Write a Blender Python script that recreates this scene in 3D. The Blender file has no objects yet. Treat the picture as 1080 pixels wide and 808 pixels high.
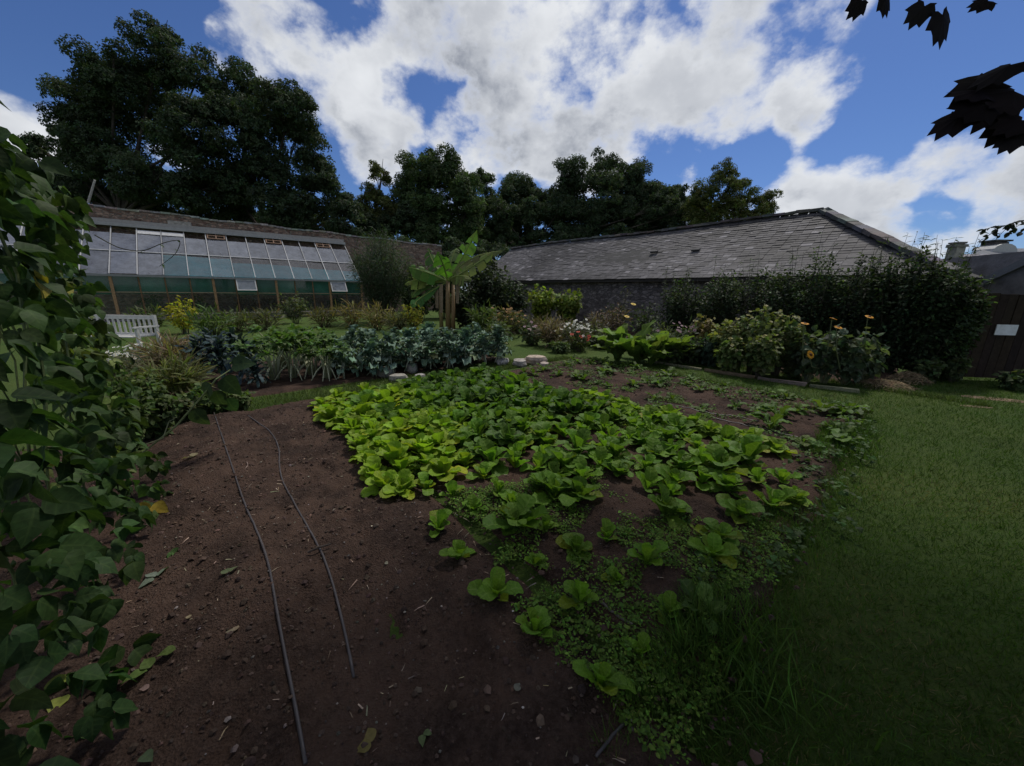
import bpy, math, random
import numpy as np
from mathutils import Matrix, Vector

rs = np.random.RandomState(7)
random.seed(7)
R_ = math.radians
scn = bpy.context.scene
COL = scn.collection

# ------------------------------------------------------------------ camera
FPX, PITCH, ROLL, EYE = 390.0, R_(14.0), R_(0.9), 1.6
_F = np.array([0, math.cos(PITCH), -math.sin(PITCH)])
_U0 = np.array([0, math.sin(PITCH), math.cos(PITCH)])
_R0 = np.array([1.0, 0, 0])
_R = _R0*math.cos(ROLL)+_U0*math.sin(ROLL)
_U = _U0*math.cos(ROLL)-_R0*math.sin(ROLL)
cam = bpy.data.cameras.new("camera")
cam.sensor_width = 36.0
cam.lens = FPX/1080*36.0
cam.clip_start = 0.05
cam.clip_end = 3000
camo = bpy.data.objects.new("camera", cam)
COL.objects.link(camo)
camo.matrix_world = Matrix(((_R[0], _U[0], -_F[0], 0), (_R[1], _U[1], -_F[1], 0), (_R[2], _U[2], -_F[2], EYE), (0, 0, 0, 1)))
scn.camera = camo


def ray(x, y):
    d = _R*(x-540)+_U*(404-y)+_F*FPX
    return d/np.linalg.norm(d)


def gp(x, y, z=0.0):                       # where a line of sight meets the ground
    d = ray(x, y)
    return np.array([0, 0, EYE])+d*((z-EYE)/d[2])


def at(x, y, Y):                           # a point at the distance Y in front
    d = ray(x, y)
    return np.array([0, 0, EYE])+d*(Y/d[1])


# ------------------------------------------------------------------ world, sun, exposure
SUN_EL, SUN_AZ = 58.0, 32.0                # degrees, azimuth clockwise from +Y
SKY_STRENGTH = 0.10
world = bpy.data.worlds.new("World")
scn.world = world
world.use_nodes = True
wt = world.node_tree
wt.nodes.clear()


def nd(t, typ, **kw):
    n = t.nodes.new(typ)
    for k, v in kw.items():
        if k.startswith('i_'):
            n.inputs[k[2:].replace('_', ' ')].default_value = v
        else:
            setattr(n, k, v)
    return n


def math_n(t, op, a, b=None, c=None, clamp=False):
    n = t.nodes.new('ShaderNodeMath')
    n.operation = op
    n.use_clamp = clamp
    for i, v in enumerate((a, b, c)):
        if v is None:
            continue
        if isinstance(v, (int, float)):
            n.inputs[i].default_value = v
        else:
            t.links.new(v, n.inputs[i])
    return n.outputs[0]


def maprange(t, v, a, b, c=0.0, d=1.0, smooth=False):
    n = t.nodes.new('ShaderNodeMapRange')
    n.interpolation_type = 'SMOOTHSTEP' if smooth else 'LINEAR'
    t.links.new(v, n.inputs[0])
    for i, x in enumerate((a, b, c, d)):
        n.inputs[i+1].default_value = x
    return n.outputs[0]


def mixc(t, fac, a, b, mode='MIX'):
    n = t.nodes.new('ShaderNodeMix')
    n.data_type = 'RGBA'
    n.blend_type = mode
    n.clamp_factor = True
    for sock, v in ((n.inputs[0], fac), (n.inputs[6], a), (n.inputs[7], b)):
        if isinstance(v, (int, float)):
            sock.default_value = v
        elif isinstance(v, (tuple, list)):
            sock.default_value = (*v[:3], 1)
        else:
            t.links.new(v, sock)
    return n.outputs[2]


sky = nd(wt, 'ShaderNodeTexSky', sky_type='NISHITA', sun_disc=False)
sky.sun_elevation = R_(SUN_EL)
sky.sun_rotation = R_(SUN_AZ)
sky.air_density = 1.0
sky.dust_density = 0.3
sky.ozone_density = 2.0
tc = nd(wt, 'ShaderNodeTexCoord')
vdir = tc.outputs['Generated']
sep = nd(wt, 'ShaderNodeSeparateXYZ')
wt.links.new(vdir, sep.inputs[0])
CLOUDS = [(285, 35, 75, 1), (345, 85, 60, .8), (250, 60, 40, .7), (390, 30, 60, .7), (460, 25, 55, .75), (525, 55, 60, 1), (560, 115, 70, 1.1), (500, 150, 50, 1),
          (620, 50, 90, 1), (700, 40, 100, 1), (780, 70, 90, 1), (720, 115, 70, 1), (860, 30, 75, 1), (640, 150, 55, .9), (885, 90, 50, .75),
          (850, 128, 36, .8), (25, 130, 60, .9), (395, 165, 40, .8), (420, 128, 34, .6), (900, 195, 50, .9), (1000, 170, 60, 1), (1065, 165, 70, 1),
          (840, 195, 40, .7), (1010, 245, 60, .7), (960, 250, 45, .6), (725, 185, 25, .6), (925, 218, 40, .8), (610, 165, 50, .8), (955, 256, 50, .5), (1060, 225, 40, .4), (-60, 130, 80, .8), (1180, 190, 120, .8)]
acc = None
for (cx, cy, r, w) in CLOUDS:
    c = ray(cx, cy)
    ca = float(min(c @ ray(cx-r, cy), c @ ray(cx+r, cy)))
    dp = nd(wt, 'ShaderNodeVectorMath', operation='DOT_PRODUCT')
    wt.links.new(vdir, dp.inputs[0])
    dp.inputs[1].default_value = c
    m = maprange(wt, dp.outputs['Value'], ca, 1.0, 0.0, w)
    acc = m if acc is None else math_n(wt, 'ADD', acc, m)
acc = math_n(wt, 'MINIMUM', acc, 0.66)
for (cx, cy, r, w) in [(322, 66, 46, .35), (428, 92, 38, .16), (475, 24, 40, .15), (621, 82, 42, .2), (372, 8, 44, .2), (60, 40, 130, .5), (190, 30, 70, .5), (965, 60, 90, .6), (905, 150, 60, .5), (765, 160, 60, .45), (985, 228, 40, .15), (690, 170, 40, .4), (1060, 90, 80, .4)]:
    c = ray(cx, cy)
    ca = float(min(c @ ray(cx-r, cy), c @ ray(cx+r, cy)))
    dp = nd(wt, 'ShaderNodeVectorMath', operation='DOT_PRODUCT')
    wt.links.new(vdir, dp.inputs[0])
    dp.inputs[1].default_value = c
    acc = math_n(wt, 'SUBTRACT', acc, maprange(wt, dp.outputs['Value'], ca, 1.0, 0.0, w))
over = maprange(wt, sep.outputs['Z'], 0.56, 0.75, 0.0, 0.45, smooth=True)      # more broken cloud overhead
behind = maprange(wt, sep.outputs['Y'], 0.1, -0.5, 0.0, 0.35)
acc = math_n(wt, 'ADD', acc, math_n(wt, 'MAXIMUM', over, behind))
# stretch the cloud pattern along the horizon
mp = nd(wt, 'ShaderNodeMapping')
mp.inputs['Scale'].default_value = (1, 1, 1.35)
wt.links.new(vdir, mp.inputs[0])


def billow(off):
    """cumulus structure: soft fractal noise with cauliflower puffs, sampled at a shifted direction"""
    m_ = nd(wt, 'ShaderNodeMapping')
    m_.inputs['Location'].default_value = off
    wt.links.new(mp.outputs[0], m_.inputs[0])
    a_ = nd(wt, 'ShaderNodeTexNoise', i_Scale=4.2, i_Detail=12.0, i_Roughness=0.60)
    wt.links.new(m_.outputs[0], a_.inputs['Vector'])
    wv = nd(wt, 'ShaderNodeVectorMath', operation='MULTIPLY_ADD')
    wt.links.new(a_.outputs['Color'], wv.inputs[0])
    wv.inputs[1].default_value = (0.10, 0.10, 0.10)
    wt.links.new(m_.outputs[0], wv.inputs[2])
    b_ = nd(wt, 'ShaderNodeTexVoronoi', i_Scale=8.0, i_Detail=4.0, i_Roughness=0.55, i_Lacunarity=2.2)
    b_.normalize = True
    wt.links.new(wv.outputs[0], b_.inputs['Vector'])
    return math_n(wt, 'SUBTRACT', a_.outputs['Fac'], math_n(wt, 'MULTIPLY', math_n(wt, 'SUBTRACT', b_.outputs['Distance'], 0.32), 0.42))


nA = billow((0, 0, 0))
nB = billow((0.012, 0.02, 0.075))
n2 = nd(wt, 'ShaderNodeTexNoise', i_Scale=3.0, i_Detail=5.0, i_Roughness=0.55)
mp2 = nd(wt, 'ShaderNodeMapping')
mp2.inputs['Location'].default_value = (3.1, 1.7, 0.35)
wt.links.new(mp.outputs[0], mp2.inputs[0])
wt.links.new(mp2.outputs[0], n2.inputs['Vector'])
dens = math_n(wt, 'ADD', acc, math_n(wt, 'MULTIPLY', math_n(wt, 'SUBTRACT', nA, 0.5), 3.0))
alpha = maprange(wt, dens, 0.12, 0.68, smooth=True)
core = maprange(wt, dens, 0.30, 0.90, 0.0, 1.0, smooth=True)
under = maprange(wt, math_n(wt, 'SUBTRACT', nB, nA), -0.10, 0.16, 0.0, 1.0, smooth=True)
broad = maprange(wt, n2.outputs['Fac'], 0.36, 0.64, 0.0, 1.0, smooth=True)
grey = math_n(wt, 'MULTIPLY', core, math_n(wt, 'ADD', math_n(wt, 'MULTIPLY', under, 0.72), math_n(wt, 'MULTIPLY', broad, 0.55)))
cl = mixc(wt, grey, (0.84, 0.86, 0.885), (0.30, 0.325, 0.375))
cl10 = nd(wt, 'ShaderNodeVectorMath', operation='SCALE')
wt.links.new(cl, cl10.inputs[0])
cl10.inputs['Scale'].default_value = 1.0/SKY_STRENGTH
skyc = mixc(wt, 1.0, sky.outputs[0], (0.40, 0.53, 0.80), 'MULTIPLY')
full = mixc(wt, math_n(wt, 'MULTIPLY', alpha, 0.96), skyc, cl10.outputs[0])
bg = nd(wt, 'ShaderNodeBackground')
bg.inputs['Strength'].default_value = SKY_STRENGTH
wt.links.new(full, bg.inputs['Color'])
wo = nd(wt, 'ShaderNodeOutputWorld')
wt.links.new(bg.outputs[0], wo.inputs[0])

sl = bpy.data.lights.new("sun", 'SUN')
sl.energy = 2.8
sl.angle = R_(8)
sl.color = (1.0, 0.95, 0.87)
so = bpy.data.objects.new("sun", sl)
COL.objects.link(so)
_sd = Vector((math.sin(R_(SUN_AZ))*math.cos(R_(SUN_EL)), math.cos(R_(SUN_AZ))*math.cos(R_(SUN_EL)), math.sin(R_(SUN_EL))))
so.rotation_euler = _sd.to_track_quat('Z', 'Y').to_euler()
so.location = _sd*60

scn.view_settings.view_transform = 'Standard'
scn.view_settings.look = 'None'
scn.view_settings.gamma = 1.0
scn.view_settings.use_curve_mapping = False
scn.view_settings.exposure = 0.0
scn.cycles.max_bounces = 6
scn.cycles.transparent_max_bounces = 12

# ------------------------------------------------------------------ garden axes
D1 = np.array([-0.6387, 0.7694])           # along the rows, away from the camera to the left
D2 = np.array([0.7295, 0.6840])            # across the rows, away to the right
C0 = np.array([0.4, 1.0])                  # near corner of the planted bed


def uv(u, v, z=0.0):
    p = C0+D1*u+D2*v
    return np.array([p[0], p[1], z])


def to_uv(P):
    A = np.linalg.inv(np.stack([D1, D2], 1))
    return (P[..., :2]-C0) @ A.T


# ------------------------------------------------------------------ mesh core
class Geo:
    def __init__(s):
        s.V, s.Lp, s.T, s.MI, s.C, s.Q = [], [], [], [], [], []
        s.n = 0

    def add(s, v, faces, col=(0.5, 0.5, 0.5), mat=0, luv=None):
        v = np.asarray(v, np.float32).reshape(-1, 3)
        N = len(v)
        for f in faces:
            f = np.asarray(f, np.int32)
            if f.size == 0:
                continue
            if f.ndim == 1:
                f = f[None]
            s.Lp.append((f+s.n).ravel())
            s.T.append(np.full(len(f), f.shape[1], np.int32))
            s.MI.append(np.full(len(f), mat, np.int32))
        c = np.asarray(col, np.float32)
        if c.ndim == 1:
            c = np.broadcast_to(c[:3], (N, 3))
        s.C.append(c)
        s.Q.append(np.zeros((N, 3), np.float32) if luv is None else np.asarray(luv, np.float32))
        s.V.append(v)
        s.n += N
        return s

    def inst(s, tm, M, P, cols, mat=0):
        """copies of template tm=(verts, faces, luv, tint) with matrices M (k,3,3) at P (k,3)"""
        tv, tf, tq = tm[:3]
        k = len(P)
        if k == 0:
            return s
        m = len(tv)
        v = np.einsum('kij,mj->kmi', M, tv)+P[:, None, :]
        off = (np.arange(k)*m)[:, None, None]
        fs = [(f[None]+off).reshape(-1, f.shape[1]) for f in tf]
        c = np.broadcast_to(np.asarray(cols, np.float32)[:, None, :], (k, m, 3))
        if len(tm) > 3:
            c = c*tm[3][None]
        q = np.broadcast_to(tq[None], (k, m, 3)).copy()
        q[..., 2] = rs.rand(k)[:, None]
        return s.add(v.reshape(-1, 3), fs, c.reshape(-1, 3), mat, q.reshape(-1, 3))

    def box(s, c, size, ax=None, col=(.5, .5, .5), mat=0, jit=0.0):
        h = np.array(size)/2.0
        v = np.array([[x, y, z] for x in (-1, 1) for y in (-1, 1) for z in (-1, 1)], float)*h
        if jit:
            v += rs.normal(0, jit, v.shape)
        if ax is not None:
            v = v @ np.asarray(ax, float).T
        v = v+np.asarray(c, float)
        f = np.array([[0, 1, 3, 2], [4, 6, 7, 5], [0, 4, 5, 1], [2, 3, 7, 6], [0, 2, 6, 4], [1, 5, 7, 3]])
        return s.add(v, [f], col, mat)

    def tube(s, pts, rad, n=6, col=(.5, .5, .5), mat=0, cap=True):
        pts = np.asarray(pts, float)
        rad = np.broadcast_to(np.asarray(rad, float), (len(pts),))
        tg = np.gradient(pts, axis=0)
        tg /= np.linalg.norm(tg, axis=1, keepdims=True)+1e-9
        ref = np.array([0, 0, 1.0]) if abs(tg[0][2]) < 0.9 else np.array([1.0, 0, 0])
        x = np.cross(tg, ref)
        x /= np.linalg.norm(x, axis=1, keepdims=True)+1e-9
        y = np.cross(tg, x)
        a = np.arange(n)*2*math.pi/n
        v = pts[:, None]+rad[:, None, None]*(np.cos(a)[None, :, None]*x[:, None]+np.sin(a)[None, :, None]*y[:, None])
        k = len(pts)
        i = np.arange(k-1)[:, None]*n
        j = np.arange(n)[None]
        f = np.stack([i+j, i+(j+1) % n, i+n+(j+1) % n, i+n+j], -1).reshape(-1, 4)
        fs = [f]
        if cap:
            fs += [np.arange(n)[::-1][None], (np.arange(n)+(k-1)*n)[None]]
        return s.add(v.reshape(-1, 3), fs, col, mat)

    def mesh(s, name, mats, smooth=False):
        V = np.concatenate(s.V).astype(np.float32)
        L = np.concatenate(s.Lp).astype(np.int32)
        T = np.concatenate(s.T).astype(np.int32)
        MI = np.concatenate(s.MI).astype(np.int32)
        me = bpy.data.meshes.new(name)
        me.vertices.add(len(V))
        me.vertices.foreach_set('co', V.ravel())
        me.loops.add(len(L))
        me.loops.foreach_set('vertex_index', L)
        me.polygons.add(len(T))
        st = np.concatenate([[0], np.cumsum(T)[:-1]]).astype(np.int32)
        me.polygons.foreach_set('loop_start', st)
        me.polygons.foreach_set('loop_total', T)
        me.polygons.foreach_set('material_index', MI)
        me.polygons.foreach_set('use_smooth', np.full(len(T), smooth, bool))
        a = me.attributes.new('Col', 'FLOAT_COLOR', 'POINT')
        a.data.foreach_set('color', np.concatenate([np.concatenate(s.C), np.ones((len(V), 1), np.float32)], 1).astype(np.float32).ravel())
        b = me.attributes.new('luv', 'FLOAT_VECTOR', 'POINT')
        b.data.foreach_set('vector', np.concatenate(s.Q).astype(np.float32).ravel())
        for m in (mats if isinstance(mats, (list, tuple)) else [mats]):
            me.materials.append(m)
        me.update(calc_edges=True)
        return me

    def build(s, name, mats, parent=None, smooth=False, loc=None):
        o = bpy.data.objects.new(name, s.mesh(name, mats, smooth))
        COL.objects.link(o)
        if parent is not None:
            o.parent = parent
        if loc is not None:
            o.location = loc
        return o


def tag(o, label=None, cat=None, group=None, kind=None):
    for k, v in (('label', label), ('category', cat), ('group', group), ('kind', kind)):
        if v is not None:
            o[k] = v
    return o


def empty(name, loc, label, cat, group=None, rz=0.0):
    o = bpy.data.objects.new(name, None)
    COL.objects.link(o)
    o.empty_display_size = 0.1
    o.location = [float(c) for c in loc]
    o.rotation_euler = (0, 0, rz)
    return tag(o, label, cat, group)


def copy_tree(o, parent=None):
    c = o.copy()
    COL.objects.link(c)
    if parent is not None:
        c.parent = parent
    for ch in list(o.children):
        copy_tree(ch, c)
    return c


def norm(a):
    return a/(np.linalg.norm(a, axis=-1, keepdims=True)+1e-9)


def frames(D, N):
    """matrices whose y column is D and z column is close to N"""
    D = norm(np.asarray(D, float))
    X = norm(np.cross(D, np.asarray(N, float)))
    Z = np.cross(X, D)
    return np.stack([X, D, Z], -1)


def rdir(k, zmin=-1.0, zmax=1.0):
    z = rs.uniform(zmin, zmax, k)
    a = rs.uniform(0, 2*math.pi, k)
    r = np.sqrt(np.maximum(0, 1-z*z))
    return np.stack([r*np.cos(a), r*np.sin(a), z], -1)


def vary(c, k, amt=0.2, hue=0.08):
    c = np.asarray(c, float)
    b = np.exp(rs.normal(0, amt, (k, 1)))
    h = np.exp(rs.normal(0, hue, (k, 3)))
    return np.clip(c[None]*b*h, 0.002, 0.9)


# value noise for ground relief
def vnoise(x, y, seed=0):
    xi, yi = np.floor(x).astype(int), np.floor(y).astype(int)
    fx, fy = x-xi, y-yi
    fx, fy = fx*fx*(3-2*fx), fy*fy*(3-2*fy)

    def h(a, b):
        n = (a*374761393+b*668265263+seed*1442695) & 0x7fffffff
        n = ((n ^ (n >> 13))*1274126177) & 0x7fffffff
        return ((n ^ (n >> 16)) & 0xffff)/65535.0
    return (h(xi, yi)*(1-fx)+h(xi+1, yi)*fx)*(1-fy)+(h(xi, yi+1)*(1-fx)+h(xi+1, yi+1)*fx)*fy


def fbm(x, y, oct=4, seed=0):
    s, a, t = 0, 1.0, 0
    for i in range(oct):
        s = s+a*vnoise(x*2**i, y*2**i, seed+i*17)
        t += a
        a *= 0.5
    return s/t


# ------------------------------------------------------------------ materials
MATS = {}


def newmat(name):
    m = bpy.data.materials.new(name)
    m.use_nodes = True
    m.node_tree.nodes.clear()
    MATS[name] = m
    return m, m.node_tree


def finish(t, sh):
    o = nd(t, 'ShaderNodeOutputMaterial')
    t.links.new(sh, o.inputs[0])


def leaf_material(name, rough=0.5, trans=0.35, veins=0.0, spec=0.4, nscale=60.0, bump=0.0, vn=9.0):
    m, t = newmat(name)
    a = nd(t, 'ShaderNodeAttribute', attribute_name='Col')
    col = a.outputs['Color']
    g = nd(t, 'ShaderNodeTexCoord')
    nz = nd(t, 'ShaderNodeTexNoise', i_Scale=nscale, i_Detail=3.0)
    t.links.new(g.outputs['Object'], nz.inputs['Vector'])
    f = maprange(t, nz.outputs['Fac'], 0.3, 0.7, 0.8, 1.22)
    mul = nd(t, 'ShaderNodeVectorMath', operation='SCALE')
    t.links.new(col, mul.inputs[0])
    t.links.new(f, mul.inputs['Scale'])
    col = mul.outputs[0]
    bs = nd(t, 'ShaderNodeBsdfPrincipled')
    if veins > 0:
        q = nd(t, 'ShaderNodeAttribute', attribute_name='luv')
        sp = nd(t, 'ShaderNodeSeparateXYZ')
        t.links.new(q.outputs['Vector'], sp.inputs[0])
        ax = math_n(t, 'ABSOLUTE', sp.outputs['X'])
        mid = maprange(t, ax, 0.03, 0.13, 1.0, 0.0, smooth=True)
        w = math_n(t, 'SINE', math_n(t, 'MULTIPLY', math_n(t, 'SUBTRACT', sp.outputs['Y'], math_n(t, 'MULTIPLY', ax, 0.16)), vn*6.283))
        sv = maprange(t, w, 0.72, 1.0, 0.0, 0.55, smooth=True)
        vv = math_n(t, 'MAXIMUM', mid, sv)
        pale = mixc(t, 0.55, col, (0.34, 0.46, 0.13))
        col = mixc(t, math_n(t, 'MULTIPLY', vv, veins), col, pale)
        bp = nd(t, 'ShaderNodeBump', i_Strength=0.5 if veins > .2 else .12, i_Distance=0.004)
        t.links.new(math_n(t, 'ADD', math_n(t, 'MULTIPLY', w, 0.4), nz.outputs['Fac']), bp.inputs['Height'])
        t.links.new(bp.outputs[0], bs.inputs['Normal'])
    t.links.new(col, bs.inputs['Base Color'])
    bs.inputs['Roughness'].default_value = rough
    bs.inputs['Specular IOR Level'].default_value = spec
    tr = nd(t, 'ShaderNodeBsdfTranslucent')
    tcol = mixc(t, 1.0, col, (1.25, 1.35, 0.55), 'MULTIPLY')
    t.links.new(tcol, tr.inputs['Color'])
    mx = nd(t, 'ShaderNodeMixShader')
    mx.inputs[0].default_value = trans
    t.links.new(bs.outputs[0], mx.inputs[1])
    t.links.new(tr.outputs[0], mx.inputs[2])
    finish(t, mx.outputs[0])
    return m


def simple_material(name, rough=0.8, spec=0.3, nscale=8.0, amt=0.25, bump=0.0, bscale=40.0, tint2=None, t2scale=3.0, t2lo=0.5, t2hi=0.65, metal=0.0):
    """base colour from the mesh attribute, broken up by noise, optional patches of a second colour"""
    m, t = newmat(name)
    a = nd(t, 'ShaderNodeAttribute', attribute_name='Col')
    g = nd(t, 'ShaderNodeTexCoord')
    nz = nd(t, 'ShaderNodeTexNoise', i_Scale=nscale, i_Detail=6.0, i_Roughness=0.65)
    t.links.new(g.outputs['Object'], nz.inputs['Vector'])
    f = maprange(t, nz.outputs['Fac'], 0.25, 0.75, 1-amt*1.5, 1+amt*1.5)
    mul = nd(t, 'ShaderNodeVectorMath', operation='SCALE')
    t.links.new(a.outputs['Color'], mul.inputs[0])
    t.links.new(f, mul.inputs['Scale'])
    col = mul.outputs[0]
    if tint2:
        n2_ = nd(t, 'ShaderNodeTexNoise', i_Scale=t2scale, i_Detail=8.0, i_Roughness=0.7)
        t.links.new(g.outputs['Object'], n2_.inputs['Vector'])
        col = mixc(t, maprange(t, n2_.outputs['Fac'], t2lo, t2hi, 0, 0.85, smooth=True), col, tint2)
    bs = nd(t, 'ShaderNodeBsdfPrincipled')
    t.links.new(col, bs.inputs['Base Color'])
    bs.inputs['Roughness'].default_value = rough
    bs.inputs['Specular IOR Level'].default_value = spec
    bs.inputs['Metallic'].default_value = metal
    if bump:
        nb = nd(t, 'ShaderNodeTexNoise', i_Scale=bscale, i_Detail=6.0)
        t.links.new(g.outputs['Object'], nb.inputs['Vector'])
        bp = nd(t, 'ShaderNodeBump', i_Strength=bump, i_Distance=0.02)
        t.links.new(nb.outputs['Fac'], bp.inputs['Height'])
        t.links.new(bp.outputs[0], bs.inputs['Normal'])
    finish(t, bs.outputs[0])
    return m


M_lettuce = leaf_material('lettuce_leaf', 0.55, 0.40, 0.35, 0.18, 90.0, vn=6.0)
M_bean = leaf_material('bean_leaf', 0.6, 0.32, 0.10, 0.16, 60.0, vn=5.0)
M_waxy = leaf_material('waxy_leaf', 0.6, 0.15, 0.28, 0.2, 50.0, vn=4.0)
M_herb = leaf_material('herb_leaf', 0.6, 0.38, 0.0, 0.2, 50.0)
M_tree = leaf_material('tree_leaf', 0.65, 0.30, 0.0, 0.2, 0.8)
M_grass = leaf_material('grass_blade', 0.6, 0.35, 0.0, 0.15, 3.0)
M_petal = leaf_material('petal', 0.6, 0.3, 0.0, 0.3, 60.0)
M_bark = simple_material('bark', 0.9, 0.2, 6.0, 0.35, 0.6, 18.0)
M_stem = simple_material('plant_stem', 0.6, 0.3, 30.0, 0.2)
M_timber = simple_material('weathered_timber', 0.85, 0.2, 14.0, 0.3, 0.4, 50.0)
M_paint = simple_material('weathered_white_paint', 0.6, 0.35, 9.0, 0.12, 0.15, 40.0, tint2=(0.22, 0.2, 0.17), t2scale=5.0, t2lo=0.55, t2hi=0.75)
M_stone = simple_material('rubble_stone', 0.92, 0.2, 7.0, 0.4, 0.8, 25.0, tint2=(0.24, 0.23, 0.2), t2scale=2.2, t2lo=0.56, t2hi=0.72)
M_slate = simple_material('roof_slate', 0.75, 0.22, 4.0, 0.3, 0.3, 30.0, tint2=(0.05, 0.048, 0.046), t2scale=0.8, t2lo=0.48, t2hi=0.72)
M_plastic = simple_material('black_plastic_hose', 0.42, 0.45, 20.0, 0.2)
M_dry = simple_material('dry_straw', 0.85, 0.2, 20.0, 0.3)
M_metal = simple_material('painted_metal', 0.45, 0.5, 10.0, 0.1)


def soil_material():
    m, t = newmat('garden_soil')
    g = nd(t, 'ShaderNodeTexCoord')
    a = nd(t, 'ShaderNodeTexNoise', i_Scale=2.2, i_Detail=8.0, i_Roughness=0.65)
    b = nd(t, 'ShaderNodeTexNoise', i_Scale=38.0, i_Detail=8.0, i_Roughness=0.75)
    v = nd(t, 'ShaderNodeTexVoronoi', i_Scale=95.0)
    for n in (a, b, v):
        t.links.new(g.outputs['Object'], n.inputs['Vector'])
    c = mixc(t, maprange(t, a.outputs['Fac'], 0.36, 0.62, smooth=True), (0.024, 0.0142, 0.0105), (0.074, 0.0445, 0.0315))
    c = mixc(t, maprange(t, b.outputs['Fac'], 0.42, 0.75, 0, 0.7), c, (0.10, 0.069, 0.054))
    bs = nd(t, 'ShaderNodeBsdfPrincipled')
    t.links.new(c, bs.inputs['Base Color'])
    bs.inputs['Roughness'].default_value = 0.95
    bs.inputs['Specular IOR Level'].default_value = 0.15
    h = math_n(t, 'ADD', math_n(t, 'MULTIPLY', b.outputs['Fac'], 1.0), math_n(t, 'MULTIPLY', v.outputs['Distance'], 0.5))
    bp = nd(t, 'ShaderNodeBump', i_Strength=0.9, i_Distance=0.025)
    t.links.new(h, bp.inputs['Height'])
    t.links.new(bp.outputs[0], bs.inputs['Normal'])
    finish(t, bs.outputs[0])
    return m


def lawn_material():
    m, t = newmat('mown_lawn')
    g = nd(t, 'ShaderNodeTexCoord')
    a = nd(t, 'ShaderNodeTexNoise', i_Scale=0.55, i_Detail=6.0, i_Roughness=0.6)
    b = nd(t, 'ShaderNodeTexNoise', i_Scale=22.0, i_Detail=6.0, i_Roughness=0.7)
    d = nd(t, 'ShaderNodeTexNoise', i_Scale=120.0, i_Detail=4.0, i_Roughness=0.8)
    for n in (a, b, d):
        t.links.new(g.outputs['Object'], n.inputs['Vector'])
    c = mixc(t, maprange(t, a.outputs['Fac'], 0.35, 0.68), (0.046, 0.090, 0.013), (0.080, 0.114, 0.021))
    c = mixc(t, maprange(t, b.outputs['Fac'], 0.4, 0.75, 0, 0.75), c, (0.024, 0.046, 0.012))
    c = mixc(t, maprange(t, d.outputs['Fac'], 0.5, 0.8, 0, 0.6), c, (0.115, 0.135, 0.045))
    bs = nd(t, 'ShaderNodeBsdfPrincipled')
    t.links.new(c, bs.inputs['Base Color'])
    bs.inputs['Roughness'].default_value = 0.9
    bs.inputs['Specular IOR Level'].default_value = 0.15
    bp = nd(t, 'ShaderNodeBump', i_Strength=0.8, i_Distance=0.03)
    t.links.new(math_n(t, 'ADD', b.outputs['Fac'], d.outputs['Fac']), bp.inputs['Height'])
    t.links.new(bp.outputs[0], bs.inputs['Normal'])
    finish(t, bs.outputs[0])
    return m


def rubble_material(name, c1, c2, mortar, scale=3.2):
    m, t = newmat(name)
    g = nd(t, 'ShaderNodeTexCoord')
    mpn = nd(t, 'ShaderNodeMapping')
    mpn.inputs['Scale'].default_value = (1.0, 1.0, 2.1)
    t.links.new(g.outputs['Object'], mpn.inputs[0])
    wn = nd(t, 'ShaderNodeTexNoise', i_Scale=3.0, i_Detail=3.0)
    t.links.new(mpn.outputs[0], wn.inputs['Vector'])
    ad = nd(t, 'ShaderNodeVectorMath', operation='MULTIPLY_ADD')
    t.links.new(wn.outputs['Color'], ad.inputs[0])
    ad.inputs[1].default_value = (0.25, 0.25, 0.25)
    t.links.new(mpn.outputs[0], ad.inputs[2])
    v = nd(t, 'ShaderNodeTexVoronoi', i_Scale=scale)
    e = nd(t, 'ShaderNodeTexVoronoi', feature='DISTANCE_TO_EDGE', i_Scale=scale)
    for n in (v, e):
        t.links.new(ad.outputs[0], n.inputs['Vector'])
    sp = nd(t, 'ShaderNodeSeparateColor')
    t.links.new(v.outputs['Color'], sp.inputs[0])
    c = mixc(t, sp.outputs[0], c1, c2)
    nz = nd(t, 'ShaderNodeTexNoise', i_Scale=9.0, i_Detail=8.0, i_Roughness=0.7)
    t.links.new(g.outputs['Object'], nz.inputs['Vector'])
    c = mixc(t, maprange(t, nz.outputs['Fac'], 0.3, 0.7), mixc(t, 1.0, c, (0.55, 0.55, 0.55), 'MULTIPLY'), mixc(t, 1.0, c, (1.4, 1.35, 1.3), 'MULTIPLY'))
    edge = maprange(t, e.outputs['Distance'], 0.02, 0.09, smooth=True)
    c = mixc(t, edge, mortar, c)
    n3 = nd(t, 'ShaderNodeTexNoise', i_Scale=0.9, i_Detail=7.0, i_Roughness=0.65)
    t.links.new(g.outputs['Object'], n3.inputs['Vector'])
    c = mixc(t, maprange(t, n3.outputs['Fac'], 0.55, 0.72, 0, 0.7, smooth=True), c, (0.27, 0.25, 0.22))
    bs = nd(t, 'ShaderNodeBsdfPrincipled')
    t.links.new(c, bs.inputs['Base Color'])
    bs.inputs['Roughness'].default_value = 0.92
    bs.inputs['Specular IOR Level'].default_value = 0.2
    bp = nd(t, 'ShaderNodeBump', i_Strength=1.0, i_Distance=0.05)
    t.links.new(math_n(t, 'ADD', edge, math_n(t, 'MULTIPLY', nz.outputs['Fac'], 0.6)), bp.inputs['Height'])
    t.links.new(bp.outputs[0], bs.inputs['Normal'])
    finish(t, bs.outputs[0])
    return m


M_soil = soil_material()
M_lawn = lawn_material()
M_wall = rubble_material('old_brick_and_rubble', (0.13, 0.075, 0.06), (0.36, 0.26, 0.20), (0.22, 0.19, 0.155), 4.4)
M_rubble = rubble_material('grey_rubble', (0.10, 0.09, 0.09), (0.26, 0.235, 0.23), (0.13, 0.12, 0.115), 4.6)


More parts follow.
